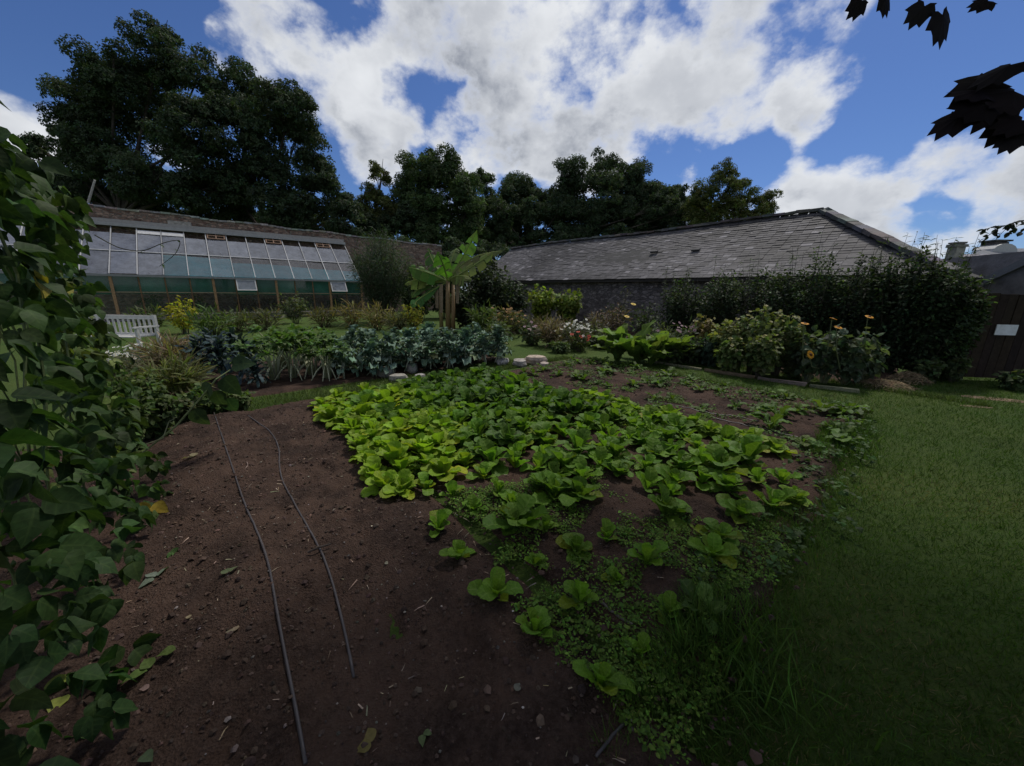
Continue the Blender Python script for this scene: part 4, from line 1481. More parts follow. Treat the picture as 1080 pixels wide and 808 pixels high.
# the dark hedge of wall shrubs on the right
for i, (x, yb, yt, r, c, n, lb) in enumerate([
        (712, 366, 296, 19, (.034, .05, .024), 24, 'dark wall shrub under the eaves nearest the bare barn wall'),
        (752, 369, 290, 24, (.036, .054, .025), 28, 'dark wall shrub under the eaves behind the pink flowers'),
        (800, 374, 284, 26, (.034, .052, .025), 30, 'dark wall shrub whose tips just reach the eaves behind the cream-flowered row'),
        (845, 380, 270, 26, (.036, .056, .026), 32, 'dark wall shrub with long shoots over the roof edge behind the sunflowers'),
        (890, 386, 272, 26, (.035, .053, .025), 32, 'dark wall shrub behind the right-hand sunflowers'),
        (932, 393, 266, 28, (.034, .052, .024), 36, 'dark bushy shrub below the hip of the slate roof'),
        (966, 398, 270, 24, (.033, .052, .022), 36, 'dark bushy shrub beside the chimney stack'),
        (992, 400, 298, 17, (.038, .062, .023), 28, 'dark bushy shrub touching the plank gate')]):
    shrub('wall_shrub', lb, 'shrub', x, yb, yt-4, r, L_oval, .078, np.array(c)*1.1, int(n*1.4), 170, 'dark shrubs along the barn wall', upright=.85, spread=.20, low=.03, cone=.9, amt=.45, droop=-.1, shoots=7)
for i, (x, yb, yt, r, lb) in enumerate([(1003, 403, 372, 10, 'nettles at the foot of the gate post'), (1066, 411, 390, 10, 'pale weeds at the foot of the plank gate'), (975, 402, 375, 12, 'low nettles in front of the dark hedge by the hay')]):
    shrub('weed_clump', lb, 'weeds', x, yb, yt, r, L_heart, .09, (.07, .10, .04), 14, 22)

# big-leaved clump, built from basal leaves


def rosette(g_, n, L, tms, el, col, stemz=(0, 0), amt=.15, azs=None, ctr=(0, 0, 0), lv=.06, radius=.0, mat=0, sx=1.0):
    a = (np.arange(n)*2.39996+rs.uniform(-.35, .35, n)) if azs is None else azs
    t_ = np.linspace(0, 1, n)
    e = np.radians(el[0]+(el[1]-el[0])*t_+rs.normal(0, 9, n))
    D = np.stack([np.cos(a)*np.cos(e), np.sin(a)*np.cos(e), np.sin(e)], -1)
    N = np.stack([-np.cos(a)*np.sin(e), -np.sin(a)*np.sin(e), np.cos(e)], -1)+rs.normal(0, .12, (n, 3))
    P = np.array(ctr)+np.stack([np.cos(a)*radius, np.sin(a)*radius, stemz[0]+(stemz[1]-stemz[0])*t_], -1)
    cols_ = vary(col, n, amt, lv)
    old = (rs.rand(n) < .10) & (t_ < .4)
    cols_[old] *= np.array([1.5, 1.05, .8])
    scatter(g_, tms, D, N, P, L*rs.uniform(.62, 1.18, n)*(1-.15*t_), cols_, mat, sx)


b, h, r = span(672, 383, 336, 30)
rt = empty('big_leaved_clump', b, 'bright green clump of huge floppy leaves at the front of the border', 'plant')
g = Geo()
for (cx, cy, n, L) in ((0, 0, 18, 1.0), (.55, .1, 14, .9), (-.45, .05, 14, .9), (.2, -.3, 12, .75), (.9, 0, 9, .8)):
    rosette(g, n+4, L*1.1, L_big, (30, 84), (.13, .20, .045), ctr=(cx, cy, .02), amt=.2)
g.build('foliage', M_lettuce, rt, True)

# ------------------------------------------------------------------ brassicas, kale, leeks


def brassica_mesh(seed, col, L=.42, n=13, sz=(.18, .5)):
    fo, st = Geo(), Geo()
    rosette(fo, int(n*2.3), L*.72, L_brass, (0, 75), col, stemz=sz, amt=.2, lv=.05)
    rosette(fo, 5, L*.6, L_brass, (40, 85), np.array(col)*1.15, stemz=(sz[1]*.9, sz[1]), amt=.12, lv=.05)
    st.tube([[0, 0, 0], [.02, .01, sz[1]*.5], [0, 0, sz[1]]], [.022, .02, .014], 6, (.30, .32, .22))
    for i in range(5):
        a = rs.uniform(0, 6.28)
        z_ = rs.uniform(.08, sz[0]+.1)
        st.tube([[0, 0, z_+.12], [math.cos(a)*.07, math.sin(a)*.07, z_*.8], [math.cos(a)*.13, math.sin(a)*.13, .02]], [.012, .011, .008], 5, (.42, .44, .32))
    return fo.mesh('foliage', M_waxy, True), st.mesh('stem', M_stem, True)


BR = [brassica_mesh(i, c, L, n, sz) for i, (c, L, n, sz) in enumerate([((.125, .19, .145), .46, 16, (.16, .52)), ((.10, .17, .125), .50, 18, (.14, .56)), ((.14, .21, .165), .42, 15, (.18, .48)), ((.11, .17, .12), .48, 17, (.12, .5))])]


def put(name, label, cat, group, meshes, loc, rz, sc):
    root = empty(name, loc, label, cat, group, rz)
    root.scale = (sc,)*3
    for me in meshes:
        o = bpy.data.objects.new(me.name.split('.')[0], me)
        COL.objects.link(o)
        o.parent = root
    return root


cnt = 0
for row, (v0, uu) in enumerate(((0, 6.3), (0, 6.75), (0, 7.2), (0, 7.65))):
    for v in np.arange(.85, 4.3, .40):
        u = uu-(0.9*(v-.85)/3.4)*.75+rs.uniform(-.08, .08)
        q = uv(u, v+rs.uniform(-.08, .08)+(.2 if row % 2 else 0), .03)
        lb = ['grey-green brassica in the front row beside the rubble stones', 'grey-green brassica in the second row of the block',
              'grey-green brassica in the third row of the block', 'grey-green brassica in the back row nearest the banana plant'][row]
        put('brassica_plant', lb, 'brassica', 'grey-green brassicas, '+['front row', 'second row', 'third row', 'back row'][row], BR[rs.randint(4)], q, rs.uniform(0, 6.28), rs.uniform(.85, 1.1))
# kale
KA = []
for i in range(2):
    fo, st = Geo(), Geo()
    rosette(fo, 40, .50, L_kale, (5, 80), (.022, .042, .050), stemz=(.2, .55), amt=.2, lv=.05)
    st.tube([[0, 0, 0], [0, .01, .3], [0, 0, .55]], [.022, .02, .014], 6, (.2, .22, .16))
    KA.append((fo.mesh('foliage', M_waxy, True), st.mesh('stem', M_stem, True)))
for (x, y, lb) in ((215, 404, 'blue-black kale plant at the left end of the kale group'), (238, 404, 'blue-black kale plant in the front of the kale group'), (262, 404, 'blue-black kale plant beside the pale-stemmed leeks'),
                   (225, 392, 'blue-black kale plant at the back left of the kale group, by the dried grass'), (250, 392, 'blue-black kale plant at the back of the kale group'), (272, 411, 'small blue-black kale plant standing alone nearest the soil')):
    q = gp(x, y)
    put('kale_plant', lb, 'kale', 'blue-black kale plants', KA[rs.randint(2)], q, rs.uniform(0, 6.28), .95 if y < 410 else .62)
# pale-stemmed leafy plants
for i, (x, y, s_, lb) in enumerate(((290, 402, 1, 'pale-stemmed leafy vegetable next to the kale'), (310, 400, 1.05, 'pale-stemmed leafy vegetable, second from the kale'), (330, 397, 1, 'pale-stemmed leafy vegetable midway between kale and brassicas'),
                                    (302, 390, 1.05, 'pale-stemmed leafy vegetable at the back left of its row'), (322, 388, 1.05, 'pale-stemmed leafy vegetable at the back of its row'), (346, 400, .9, 'small pale-stemmed leafy vegetable at the front right, by the brassicas'))):
    q = gp(x, y)
    rt = empty('celery_plant', q, lb, 'vegetable', 'pale-stemmed leafy vegetables')
    fo, st = Geo(), Geo()
    for k in range(13):
        a = k*2.4
        tl = rs.uniform(.1, .45)
        e = np.array([math.cos(a)*tl, math.sin(a)*tl, rs.uniform(.45, .78)*s_])
        st.tube([[math.cos(a)*.05, math.sin(a)*.05, 0], [e[0]*.35, e[1]*.35, e[2]*.55], e], [.016, .012, .006], 5, (.36, .40, .22) if k % 3 else (.5, .52, .36))
        kk = 18
        D = norm(rdir(kk, -.3, .9)+np.append(e[:2]*1.5, .2))
        scatter(fo, L_heart, D, rs.normal(0, .3, (kk, 3))+[0, 0, 1], np.tile(e, (kk, 1))+D*rs.uniform(0, .10, (kk, 1)),   .095*rs.uniform(.7, 1.3, kk)*s_, vary((.085, .15, .04), kk, .2))
    for k in range(4):
        a = rs.uniform(3.6, 5.8)
        st.tube([[math.cos(a)*.05, math.sin(a)*.05, .3], [math.cos(a)*.2, math.sin(a)*.2, .18], [math.cos(a)*.32, math.sin(a)*.32, .02]], [.012, .011, .008], 5, (.48, .49, .33))
    fo.build('foliage', M_herb, rt)
    st.build('stem', M_stem, rt, True)

# rubble stones and boards


def rock(name, label, loc, size, col, group=None, cat='stone', seed=0):
    r = np.random.RandomState(seed)
    bm_v = []
    n1_, n2_ = 7, 9
    for i in range(n1_+1):
        th = math.pi*i/n1_
        for j in range(n2_):
            ph = 2*math.pi*j/n2_
            d = np.array([math.sin(th)*math.cos(ph), math.sin(th)*math.sin(ph), math.cos(th)])
            k = 1.0/max(abs(d)**1.0)**.55
            bm_v.append(d*k*(1+.18*(r.rand()-.5) if 0 < i < n1_ else 1)*np.array(size)/2)
    f = [[i*n2_+j, (i+1)*n2_+j, (i+1)*n2_+(j+1) % n2_, i*n2_+(j+1) % n2_] for i in range(n1_) for j in range(n2_)]
    rz = r.uniform(0, 3.1)
    v = np.array(bm_v)
    c, s_ = math.cos(rz), math.sin(rz)
    v[:, :2] = v[:, :2] @ np.array([[c, s_], [-s_, c]])
    g_ = Geo().add(v, [np.array(f)], col)
    return tag(g_.build(name, M_stone, loc=[float(loc[0]), float(loc[1]), float(loc[2]+size[2]*.35)]), label, cat, group)


for i, (x, y, sz, c, lb) in enumerate((
        (435, 393, (.17, .13, .15), (.36, .34, .31), 'pale squarish stone upright on the rubble left of the brassicas'),
        (408, 396, (.32, .2, .12), (.27, .25, .21), 'long flat buff stone at the left of the rubble below the brassicas'),
        (420, 401, (.22, .16, .09), (.30, .28, .24), 'flat stone at the front of the rubble heap below the brassicas'),
        (443, 400, (.14, .11, .08), (.30, .28, .26), 'small grey stone right of the upright pale one'),
        (530, 384, (.3, .16, .1), (.40, .38, .36), 'grey-white slab leaning under the right end of the brassicas'),
        (548, 386, (.26, .2, .12), (.33, .30, .27), 'grey lump of rubble between two pale slabs by the lawn'),
        (565, 384, (.34, .22, .16), (.42, .34, .27), 'buff-pink stone, the largest by the corner of the lawn'),
        (574, 388, (.16, .13, .10), (.40, .33, .28), 'small buff stone at the lawn end of the rubble'))):
    rock('rubble_stone', lb, gp(x, y), np.array(sz)*1.5, c, 'rubble stones by the brassicas', seed=i+3)
bd = [(686, 382), (741, 391.5), (797, 400), (852, 408), (908, 415)]
for i in range(4):
    A, B = gp(*bd[i]), gp(*bd[i+1])
    d = B-A
    ax = frames(d[None], np.array([[0, 0, 1.0]]))[0]
    o = Geo().box((0, 0, 0), (.04, np.linalg.norm(d)-.06, .07), ax, vary((.19, .155, .11), 1, .18)[0], jit=.008).build('edging_board', M_timber, loc=[float(c_) for c_ in (A+B)/2+[0, 0, .028]])
    tag(o, ['timber edging board right of the big-leaved clump', 'timber edging board below the lowest cream-flowered plants', 'timber edging board between the cream-flowered row and the sunflowers', 'timber edging board in front of the sunflowers, next to the hay'][i], 'edging board', 'timber edging boards along the border')

# hay heaps
for i, (x, y, rx, h_, lb) in enumerate(((932, 408, .36, .13, 'flat heap of dry hay on the lawn edge beside the sunflowers'), (958, 403, .26, .20, 'taller heap of dry hay against the dark hedge'))):
    q = gp(x, y)
    g = Geo()
    k = 1100
    a = rs.uniform(0, 6.28, k)
    rr = np.sqrt(rs.rand(k))*rx
    P = np.stack([np.cos(a)*rr*1.3, np.sin(a)*rr, (1-(rr/rx)**2)*h_*rs.uniform(.7, 1.05, k)+.01], -1)
    D = rdir(k, -.25, .3)
    scatter(g, [L_blade], D, rs.normal(0, .4, (k, 3))+[0, 0, 1], P, rs.uniform(.07, .17, k), vary((.24, .185, .11), k, .25), xs=.05)
    tag(g.build('hay_heap', M_dry, loc=[float(c_) for c_ in q]), lb, 'hay')

# ------------------------------------------------------------------ bench, left-hand planting
bn = empty('garden_bench', at(131, 372, 9.0)*[1, 1, 0], 'weathered white slatted garden bench in front of the greenhouse', 'bench', rz=R_(-2))
Wb = 1.75
BC = (.50, .49, .46)
g = Geo()
g.box((0, .05, .84), (Wb, .045, .09), None, BC)
g.build('top_rail', M_paint, bn)
for i in range(13):
    x = -Wb/2+.1+(Wb-.2)*i/12
    Geo().box((x, .04, .63), (.05, .02, .34), None, np.array(BC)*rs.uniform(.85, 1.05)).build('back_slat', M_paint, bn)
g = Geo()
g.box((0, .03, .44), (Wb, .04, .06), None, BC)
g.build('lower_rail', M_paint, bn)
g = Geo()
for i in range(5):
    g.box((0, -.42+.1*i, .42), (Wb, .085, .022), None, np.array(BC)*rs.uniform(.9, 1.05))
g.build('seat', M_paint, bn)
for s_ in (-1, 1):
    g = Geo()
    g.box((s_*(Wb/2+.035), .05, .45), (.06, .06, .9), None, BC)
    g.build('leg', M_paint, bn)
    g = Geo()
    g.box((s_*(Wb/2+.035), -.42, .31), (.06, .06, .62), None, BC)
    g.build('leg', M_paint, bn)
    g = Geo()
    g.box((s_*(Wb/2+.035), -.2, .64), (.07, .6, .035), None, BC)
    g.build('armrest', M_paint, bn)

for i, (x, yb, yt, r, lb) in enumerate(((150, 392, 364, 22, 'cloud of tiny white flowers in front of the white bench'), (128, 398, 372, 18, 'lower cloud of tiny white flowers beside the bean row'))):
    shrub('flowering_clump', lb, 'flowers', x, yb, yt, r, L_slim, .09, (.11, .12, .07), 26, 24, flower=(60, FM_daisy, .024), sr=.004)
shrub('dry_grass_clump', 'soft buff clump of dried grass left of the kale', 'grasses', 185, 402, 362, 17, L_slim, .30, (.19, .15, .095), 40, 22, droop=-.5, low=.1, xs=.4, sr=.003)
shrub('dry_grass_clump', 'pale green going-to-seed grass below the dried buff clump', 'grasses', 190, 425, 385, 18, L_slim, .26, (.13, .14, .055), 34, 20, droop=-.5, low=.1, xs=.5, sr=.003)
for i, (x, yb, yt, r, c, lb) in enumerate(((150, 440, 385, 20, (.075, .11, .03), 'bushy green weeds beside the bean row, nearest the white flowers'), (165, 462, 405, 22, (.065, .10, .028), 'bushy green weeds at the left edge of the bare soil, behind the bent stalk'),
                                           (135, 480, 410, 20, (.06, .095, .026), 'bushy green weeds growing up the foot of the bean row'), (195, 446, 418, 14, (.085, .105, .04), 'straggly weeds at the far left corner of the bare soil'),
                                           (250, 432, 414, 14, (.07, .10, .03), 'low grassy weeds at the far end of the drip hoses'), (215, 440, 408, 14, (.07, .11, .03), 'low leafy weeds below the small lone kale'))):
    shrub('weed_clump', lb, 'weeds', x, yb, yt, r, L_heart, .065, c, 24, 46, spread=.2, low=.0, sr=.004)

# bean row


def bean(label, us, vs, zs, n, size, col, amt=.25, tendrils=(), nst=7, out=None):
    c = uv((us[0]+us[1])/2, (vs[0]+vs[1])/2)
    root = empty('runner_bean_plant', c, label, 'bean plant', 'runner beans along the left edge')
    fo, st = Geo(), Geo()
    for i in range(nst):
        u = rs.uniform(*us)
        v = rs.uniform(vs[0]+.1, vs[1]-.1)
        pts = [uv(u+.06*math.sin(t_*9+i), v+.05*math.cos(t_*7+i), zs[1]*t_*.95)-c for t_ in np.linspace(0, 1, 9)]
        st.tube(pts, .006, 5, (.09, .12, .04))
    # trifoliate leaves, blades hang outwards and down
    k = int(n*1.15)//3
    u = rs.uniform(*us, k)
    z = zs[0]+(zs[1]-zs[0])*rs.uniform(0, 1, k)**.9
    bulge = np.maximum(.72, np.sin(np.clip((z-zs[0])/(zs[1]-zs[0]), 0, 1)*math.pi*.85+.3))
    vm, hw = (vs[0]+vs[1])/2, (vs[1]-vs[0])/2
    sgn = np.where(rs.rand(k) < .65, 1, -1)
    foot = np.clip(1-(z-zs[0])/.75, 0, 1)*(us[0] > .9)
    v = vm+sgn*hw*(.35+.65*bulge)*rs.uniform(.55, 1.05, k)+foot*rs.uniform(0, .24, k)
    P = np.array([uv(a, b_, z_) for a, b_, z_ in zip(u, v, z)])-c
    o = sgn[:, None]*np.append(D2, 0)*.45+rs.normal(0, .75, (k, 3))-np.append(D1, 0)*.2
    A = norm(o*[1, 1, 0]+rs.normal(0, .01, (k, 3)))
    sz = size*.9*rs.uniform(.5, 1.25, k)
    colr = vary(col, k, amt, .07)
    yel = rs.rand(k) < .006
    colr[yel] = vary((.24, .22, .03), yel.sum(), .2)
    T = np.cross(A, [0, 0, 1.0])
    for da, off in ((0, .55), (.95, .25), (-.95, .25)):
        D = norm(A*math.cos(da)+T*math.sin(da)+np.array([0, 0, -.75])+rs.normal(0, .3, (k, 3)))
        N = norm(A*.7+[0, 0, .7]+rs.normal(0, .5, (k, 3)))
        scatter(fo, L_bean, D, N, P+D*off*sz[:, None]*.5, sz, colr*rs.uniform(.88, 1.12, (k, 1)))
    fo.build('foliage', M_bean, root, True)
    st.build('stem', M_stem, root)
    for pts in tendrils:
        pts = np.array(pts)-c
        tt = np.linspace(0, len(pts)-1, len(pts)*5)
        sm = np.stack([np.interp(tt, np.arange(len(pts)), pts[:, j]) for j in range(3)], -1)
        for _ in range(4):
            sm[1:-1] = (sm[:-2]+2*sm[1:-1]+sm[2:])/4
        gg = Geo().tube(sm, np.linspace(.005, .002, len(sm)), 5, (.07, .06, .05))
        k = 5
        w_ = np.linspace(len(sm)//3, len(sm)-2, k).astype(int)
        scatter(gg, L_bean, rdir(k), rs.normal(0, .4, (k, 3))+[0, 0, 1], sm[w_], rs.uniform(.02, .05, k), vary((.05, .09, .03), k))
        gg.build('tendril', M_bean, root)
    return root


BD, BB = (.026, .054, .015), (.030, .054, .022)
Yt = 3.4
bean('dark leafy bean plant nearest the camera at the left edge, with large bluish leaves', (.25, 1.0), (-2.1, -1.40), (.0, 2.1), 330, .13, BB)
bean('dense dark bean plant second from the camera along the left edge', (1.0, 1.9), (-2.3, -1.45), (.0, 2.3), 640, .12, BD,
     tendrils=[[at(-5, 492, 1.6), at(40, 490, 1.6), at(75, 500, 1.65), at(106, 500, 1.7)]])
bean('tall dark bean plant in the middle of the left-hand row', (1.9, 2.8), (-2.3, -1.43), (.0, 2.3), 660, .115, (.030, .060, .017))
bean('tall bean plant with long whippy shoots reaching across the greenhouse', (2.8, 3.6), (-2.3, -1.43), (.0, 2.2), 600, .11, (.038, .070, .019),
     tendrils=[[at(100, 248, Yt), at(125, 262, Yt), at(150, 266, Yt), at(172, 256, Yt), at(192, 252, Yt), at(186, 268, Yt), at(168, 281, Yt)]])
bean('yellowing bean plant at the far end of the left-hand row', (3.6, 4.3), (-2.4, -1.62), (.0, 1.75), 560, .10, (.085, .115, .032), amt=.3)

# long-leaved squash stalk arching over the soil edge
c = gp(160, 470)
rt = empty('squash_vine', c, 'arching pale squash stalk with dark hanging leaves over the soil edge', 'vine')
g = Geo()
A = [at(150, 478, 3.0), at(185, 450, 3.1), at(208, 424, 3.2), at(228, 400, 3.3), at(243, 390, 3.4)]
g.tube(np.array(A)-c, [.009, .009, .008, .007, .005], 6, (.20, .24, .10))
B = [at(150, 470, 2.9), at(172, 462, 2.95), at(178, 445, 3.0), at(186, 440, 3.0)]
g.tube(np.array(B)-c, [.005, .005, .004, .003], 5, (.25, .26, .14))
g.build('stem', M_stem, rt)
g = Geo()
PL = np.array([at(205, 432, 3.2), at(222, 405, 3.25), at(236, 398, 3.35), at(245, 385, 3.4), at(228, 412, 3.3), at(240, 420, 3.35)])-c
DL = norm(np.array([[.4, -.3, -.8], [-.5, -.3, -.6], [.6, -.2, -.7], [.9, 0, .2], [.2, -.4, -.9], [.3, -.2, -1]]))
scatter(g, L_heart, DL, np.tile([[0, -.8, .6]], (6, 1))+rs.normal(0, .2, (6, 3)), PL, np.array([.2, .2, .22, .2, .2, .18]), vary((.028, .05, .022), 6, .15))
g.build('leaf', M_bean, rt, True)

# ------------------------------------------------------------------ lettuces


def lettuce_mesh(kind):
    g_ = Geo()
    if kind == 'bright':
        rosette(g_, 17, .215, L_romaine+L_floppy[2:4], (24, 86), (.21, .32, .024), stemz=(.0, .05), amt=.13, lv=.05, radius=.012, sx=1.25)
    elif kind == 'young':
        rosette(g_, 9, .20, L_romaine, (34, 84), (.13, .245, .022), stemz=(.0, .03), amt=.14, lv=.05, radius=.008, sx=1.1)
    elif kind == 'dark':
        rosette(g_, 17, .25, L_floppy+L_romaine[:3], (18, 84), (.056, .115, .017), stemz=(.0, .05), amt=.2, lv=.05, radius=.012, sx=1.15)
    elif kind == 'mid':
        rosette(g_, 15, .24, L_floppy[3:]+L_romaine, (22, 86), (.096, .185, .019), stemz=(.0, .04), amt=.16, lv=.05, radius=.012, sx=1.2)
    elif kind == 'light':
        rosette(g_, 24, .17, L_romaine, (18, 80), (.175, .275, .028), stemz=(.0, .04), amt=.13, lv=.05, radius=.012, sx=1.25)
    else:
        rosette(g_, 8, .16, L_floppy, (14, 62), (.065, .115, .020), stemz=(.0, .015), amt=.25, lv=.08, radius=.008)
    return g_.mesh(kind+'_lettuce', M_lettuce, True)


LM = {k: [lettuce_mesh(k) for _ in range(10)] for k in ('bright', 'young', 'dark', 'mid', 'light', 'sparse')}
placed = []


def lettuce(kind, u, v, label, group, sc=1.0):
    o = bpy.data.objects.new('lettuce', LM[kind][rs.randint(10)])
    COL.objects.link(o)
    z_ = float(bed_z(np.array(u), np.array(v)))
    o.location = [float(c_) for c_ in uv(u, v, z_-.012)]
    o.rotation_euler = (rs.normal(0, .1), rs.normal(0, .1), rs.uniform(0, 6.28))
    s_ = sc*rs.uniform(.78, 1.18)
    o.scale = (s_, s_, s_*rs.uniform(.85, 1.1))
    tag(o, label, 'lettuce', group)
    placed.append((u, v))
    return o


# front plants one can point to (line of sight of the foot in the photograph -> bed position)
FRONT = [(630, 728, 'young', .95, 'single upright young lettuce nearest the camera'),
         (674, 690, 'young', .8, 'small lettuce just beyond the nearest one, beside a bit of hose'),
         (564, 668, 'young', .95, 'tall-leaved young lettuce at the left front edge of the bed'),
         (612, 636, 'young', .85, 'small lettuce midway between the left front edge and the round-leaved pair'),
         (708, 652, 'young', 1.0, 'broad lettuce at the right front beside the weeds'),
         (523, 632, 'young', 1.05, 'spreading lettuce in the chickweed at the front left'),
         (484, 590, 'young', .95, 'lettuce on the left bed edge next to the bare soil'),
         (563, 596, 'young', .75, 'small round lettuce surrounded by chickweed'),
         (607, 582, 'mid', .75, 'bushy lettuce in the middle of the front planting'),
         (682, 598, 'young', .95, 'upright lettuce right of the bushy front one'),
         (651, 614, 'young', .6, 'smallest narrow lettuce in a gap of dark soil'),
         (640, 572, 'young', .9, 'lettuce with cupped leaves in the third front row'),
         (757, 570, 'mid', 1.05, 'large lettuce with long floppy outer leaves at the right front'),
         (738, 655, 'sparse', 1.3, 'flattened pale lettuce against the long grass'),
         (463, 560, 'young', .9, 'lettuce on the left edge, third from the front'),
         (500, 540, 'young', .95, 'lettuce in the left front part, behind the edge plants'),
         (540, 535, 'young', 1.0, 'round lettuce in a ring of chickweed'),
         (476, 526, 'young', .9, 'lettuce at the near corner of the bright green block'),
         (450, 518, 'young', .85, 'lettuce on the left edge just before the bright green block'),
         (575, 560, 'young', .8, 'young lettuce left of the bushy front one'),
         (780, 545, 'mid', .95, 'floppy lettuce near the lawn edge behind the large floppy one'),
         (700, 545, 'mid', 1.0, 'broad dark lettuce behind the upright front row'),
         (835, 530, 'light', 1.0, 'pale frilly lettuce close to the lawn edge')]
for (x, y, k, s_, lb) in FRONT:
    q = to_uv(gp(x, y, .04))
    lettuce(k, q[0], q[1], lb, 'separate lettuces at the front of the bed', s_*.74)
NF = len(placed)


def free(u, v, d):
    return all((u-a)**2+(v-b_)**2 > d*d for a, b_ in placed[:NF])


for u in np.arange(2.0, 4.85, .205):
    for j, v in enumerate(np.arange(.06, 1.42, .225)):
        uu = u+rs.uniform(-.05, .05)+(.1 if j % 2 else 0)
        vv = v+rs.uniform(-.05, .05)+.05*math.sin(u*2)
        if vv > 1.45-.12*max(0, 2.8-u)*3 or uu < 1.9:
            continue
        if free(uu, vv, .15):
            lettuce('bright' if rs.rand() > .75*(vv-.35) else 'mid', uu, vv, 'yellow-green or mid-green lettuce in the packed block along the left edge of the bed', 'lettuces in the packed bright block', .9)
for u in np.arange(.05, 4.85, .25):
    for j, v in enumerate(np.arange(1.1, 3.2, .27)):
        if (v < 1.3 and (u > 2.0 or u < .9)) or (u < .55 and v < 1.7):
            continue
        uu = u+rs.uniform(-.07, .07)+(.14 if j % 2 else 0)
        vv = v+rs.uniform(-.07, .07)
        if uu < 1.2-.2*(vv-1.5) and rs.rand() < .15:
            continue
        if not free(uu, vv, .19):
            continue
        if uu > 2.1:
            lettuce('dark' if rs.rand() < .7 else 'mid', uu, vv, 'dark green lettuce in the broad middle block of the bed', 'dark green lettuces in the middle block', .95)
        else:
            lettuce('mid' if rs.rand() < .55 else 'young', uu, vv, 'mid-green lettuce in the near part of the middle block', 'mid-green lettuces in the near middle', .92)
for u in np.arange(.15, 1.2, .25):
    for j, v in enumerate(np.arange(.75, 2.3, .26)):
        uu, vv = u+rs.uniform(-.08, .08), v+rs.uniform(-.08, .08)
        if rs.rand() < .6 and all((uu-a)**2+(vv-b_)**2 > .2**2 for a, b_ in placed):
            lettuce('young' if rs.rand() < .7 else 'mid', uu, vv, 'young lettuce dotted through the chickweed at the near right of the bed', 'young lettuces at the near right', rs.uniform(.6, .9))
for u in np.arange(1.15, 2.2, .27):
    for j, v in enumerate(np.arange(.42, 1.3, .27)):
        uu, vv = u+rs.uniform(-.07, .07)+(.13 if j % 2 else 0), v+rs.uniform(-.07, .07)
        if all((uu-a)**2+(vv-b_)**2 > .17**2 for a, b_ in placed):
            lettuce('young' if rs.rand() < .6 else 'mid', uu, vv, 'young lettuce among chickweed between the bright block and the front plants', 'young lettuces in the chickweed', rs.uniform(.65, .95))
for u in np.arange(.2, 2.9, .23):
    uu = u+rs.uniform(-.05, .05)
    vv = 3.3+rs.uniform(-.05, .05)
    lettuce('light', uu, vv, 'pale frilly lettuce in the single row beside the bare soil', 'row of pale frilly lettuces', 1.05)
for u in np.arange(1.95, 2.9, .25):
    lettuce('light', u+rs.uniform(-.05, .05), 3.06+rs.uniform(-.04, .04), 'pale frilly lettuce in the single row beside the bare soil', 'row of pale frilly lettuces', 1.0)
for v, pr in ((3.75, .28), (4.2, .42), (4.65, .45), (5.1, .5), (5.5, .68), (5.85, .75)):
    for u in np.arange(-.1, 4.95, .27):
        if rs.rand() < pr:
            lettuce('sparse', u+rs.uniform(-.09, .09), v+rs.uniform(-.1, .1), 'thin straggling lettuce on the sparse dark soil at the right of the bed', 'straggling lettuces on the sparse side', rs.uniform(.75, 1.5)*(1.25 if u < 1.2 else 1))

# ------------------------------------------------------------------ hoses and small things on the soil


def on_soil(x, y, dz=.012):
    q = gp(x, y, .035)
    w = to_uv(q)
    z_ = float(soil_z(np.array(w[0]), np.array(w[1]))) if w[1] < .2 else float(bed_z(np.array(w[0]), np.array(w[1])))
    q[2] = z_+dz
    return q


def hose(pxs, rad, name, label, mat=M_plastic, col=(.055, .047, .046), n=60):
    P = np.array([on_soil(*p_) for p_ in pxs])
    t_ = np.concatenate([[0], np.cumsum(np.linalg.norm(np.diff(P, axis=0), axis=1))])
    s_ = np.linspace(0, t_[-1], n)
    C = np.stack([np.interp(s_, t_, P[:, j]) for j in range(3)], -1)
    for _ in range(8):
        C[1:-1] = (C[:-2]+2*C[1:-1]+C[2:])/4
    w = to_uv(C)
    zz = np.where(w[:, 1] < .2, soil_z(w[:, 0], w[:, 1]), bed_z(w[:, 0], w[:, 1]))
    C[:, 2] = np.maximum(C[:, 2]-.012, zz+rad*(.1+.7*fbm(C[:, 0]*3, C[:, 1]*3, 2, 6)))
    c0 = C[len(C)//2]*[1, 1, 0]
    o = Geo().tube(C-c0, rad, 8, col).build(name, mat, smooth=True, loc=[float(v_) for v_ in c0])
    return tag(o, label, 'hose')


hose([(324, 815), (312, 745), (300, 690), (292, 645), (285, 600), (275, 570), (262, 545), (252, 515), (240, 480), (232, 455), (226, 438)], .0066, 'drip_hose', 'long black drip hose running the full length of the bare soil')
h2 = hose([(373, 714), (365, 670), (350, 610), (343, 592), (337, 578), (322, 552), (310, 530), (297, 506), (294, 490), (295, 472), (286, 455), (262, 440)], .0066, 'drip_hose', 'shorter black drip hose ending in the soil, with a small peg across it')
A, B = on_soil(325, 587, .02), on_soil(350, 579, .03)
c = np.array(h2.location)
Geo().tube([A-c, (A+B)/2-c+[0, 0, .006], B-c], [.006, .007, .005], 6, (.045, .035, .03)).build('peg', M_timber, h2)
hose([(740, 440), (790, 452), (840, 462), (880, 470)], .007, 'drip_hose', 'thin drip hose on the sparse side of the lettuce bed', n=30)
hose([(690, 425), (740, 436), (800, 446)], .007, 'drip_hose', 'faint hose end behind the pale frilly row of lettuces', n=30)
hose([(628, 803), (645, 780), (660, 762), (668, 752)], .006, 'drip_hose', 'short black hose piece at the near corner of the bed', n=20)
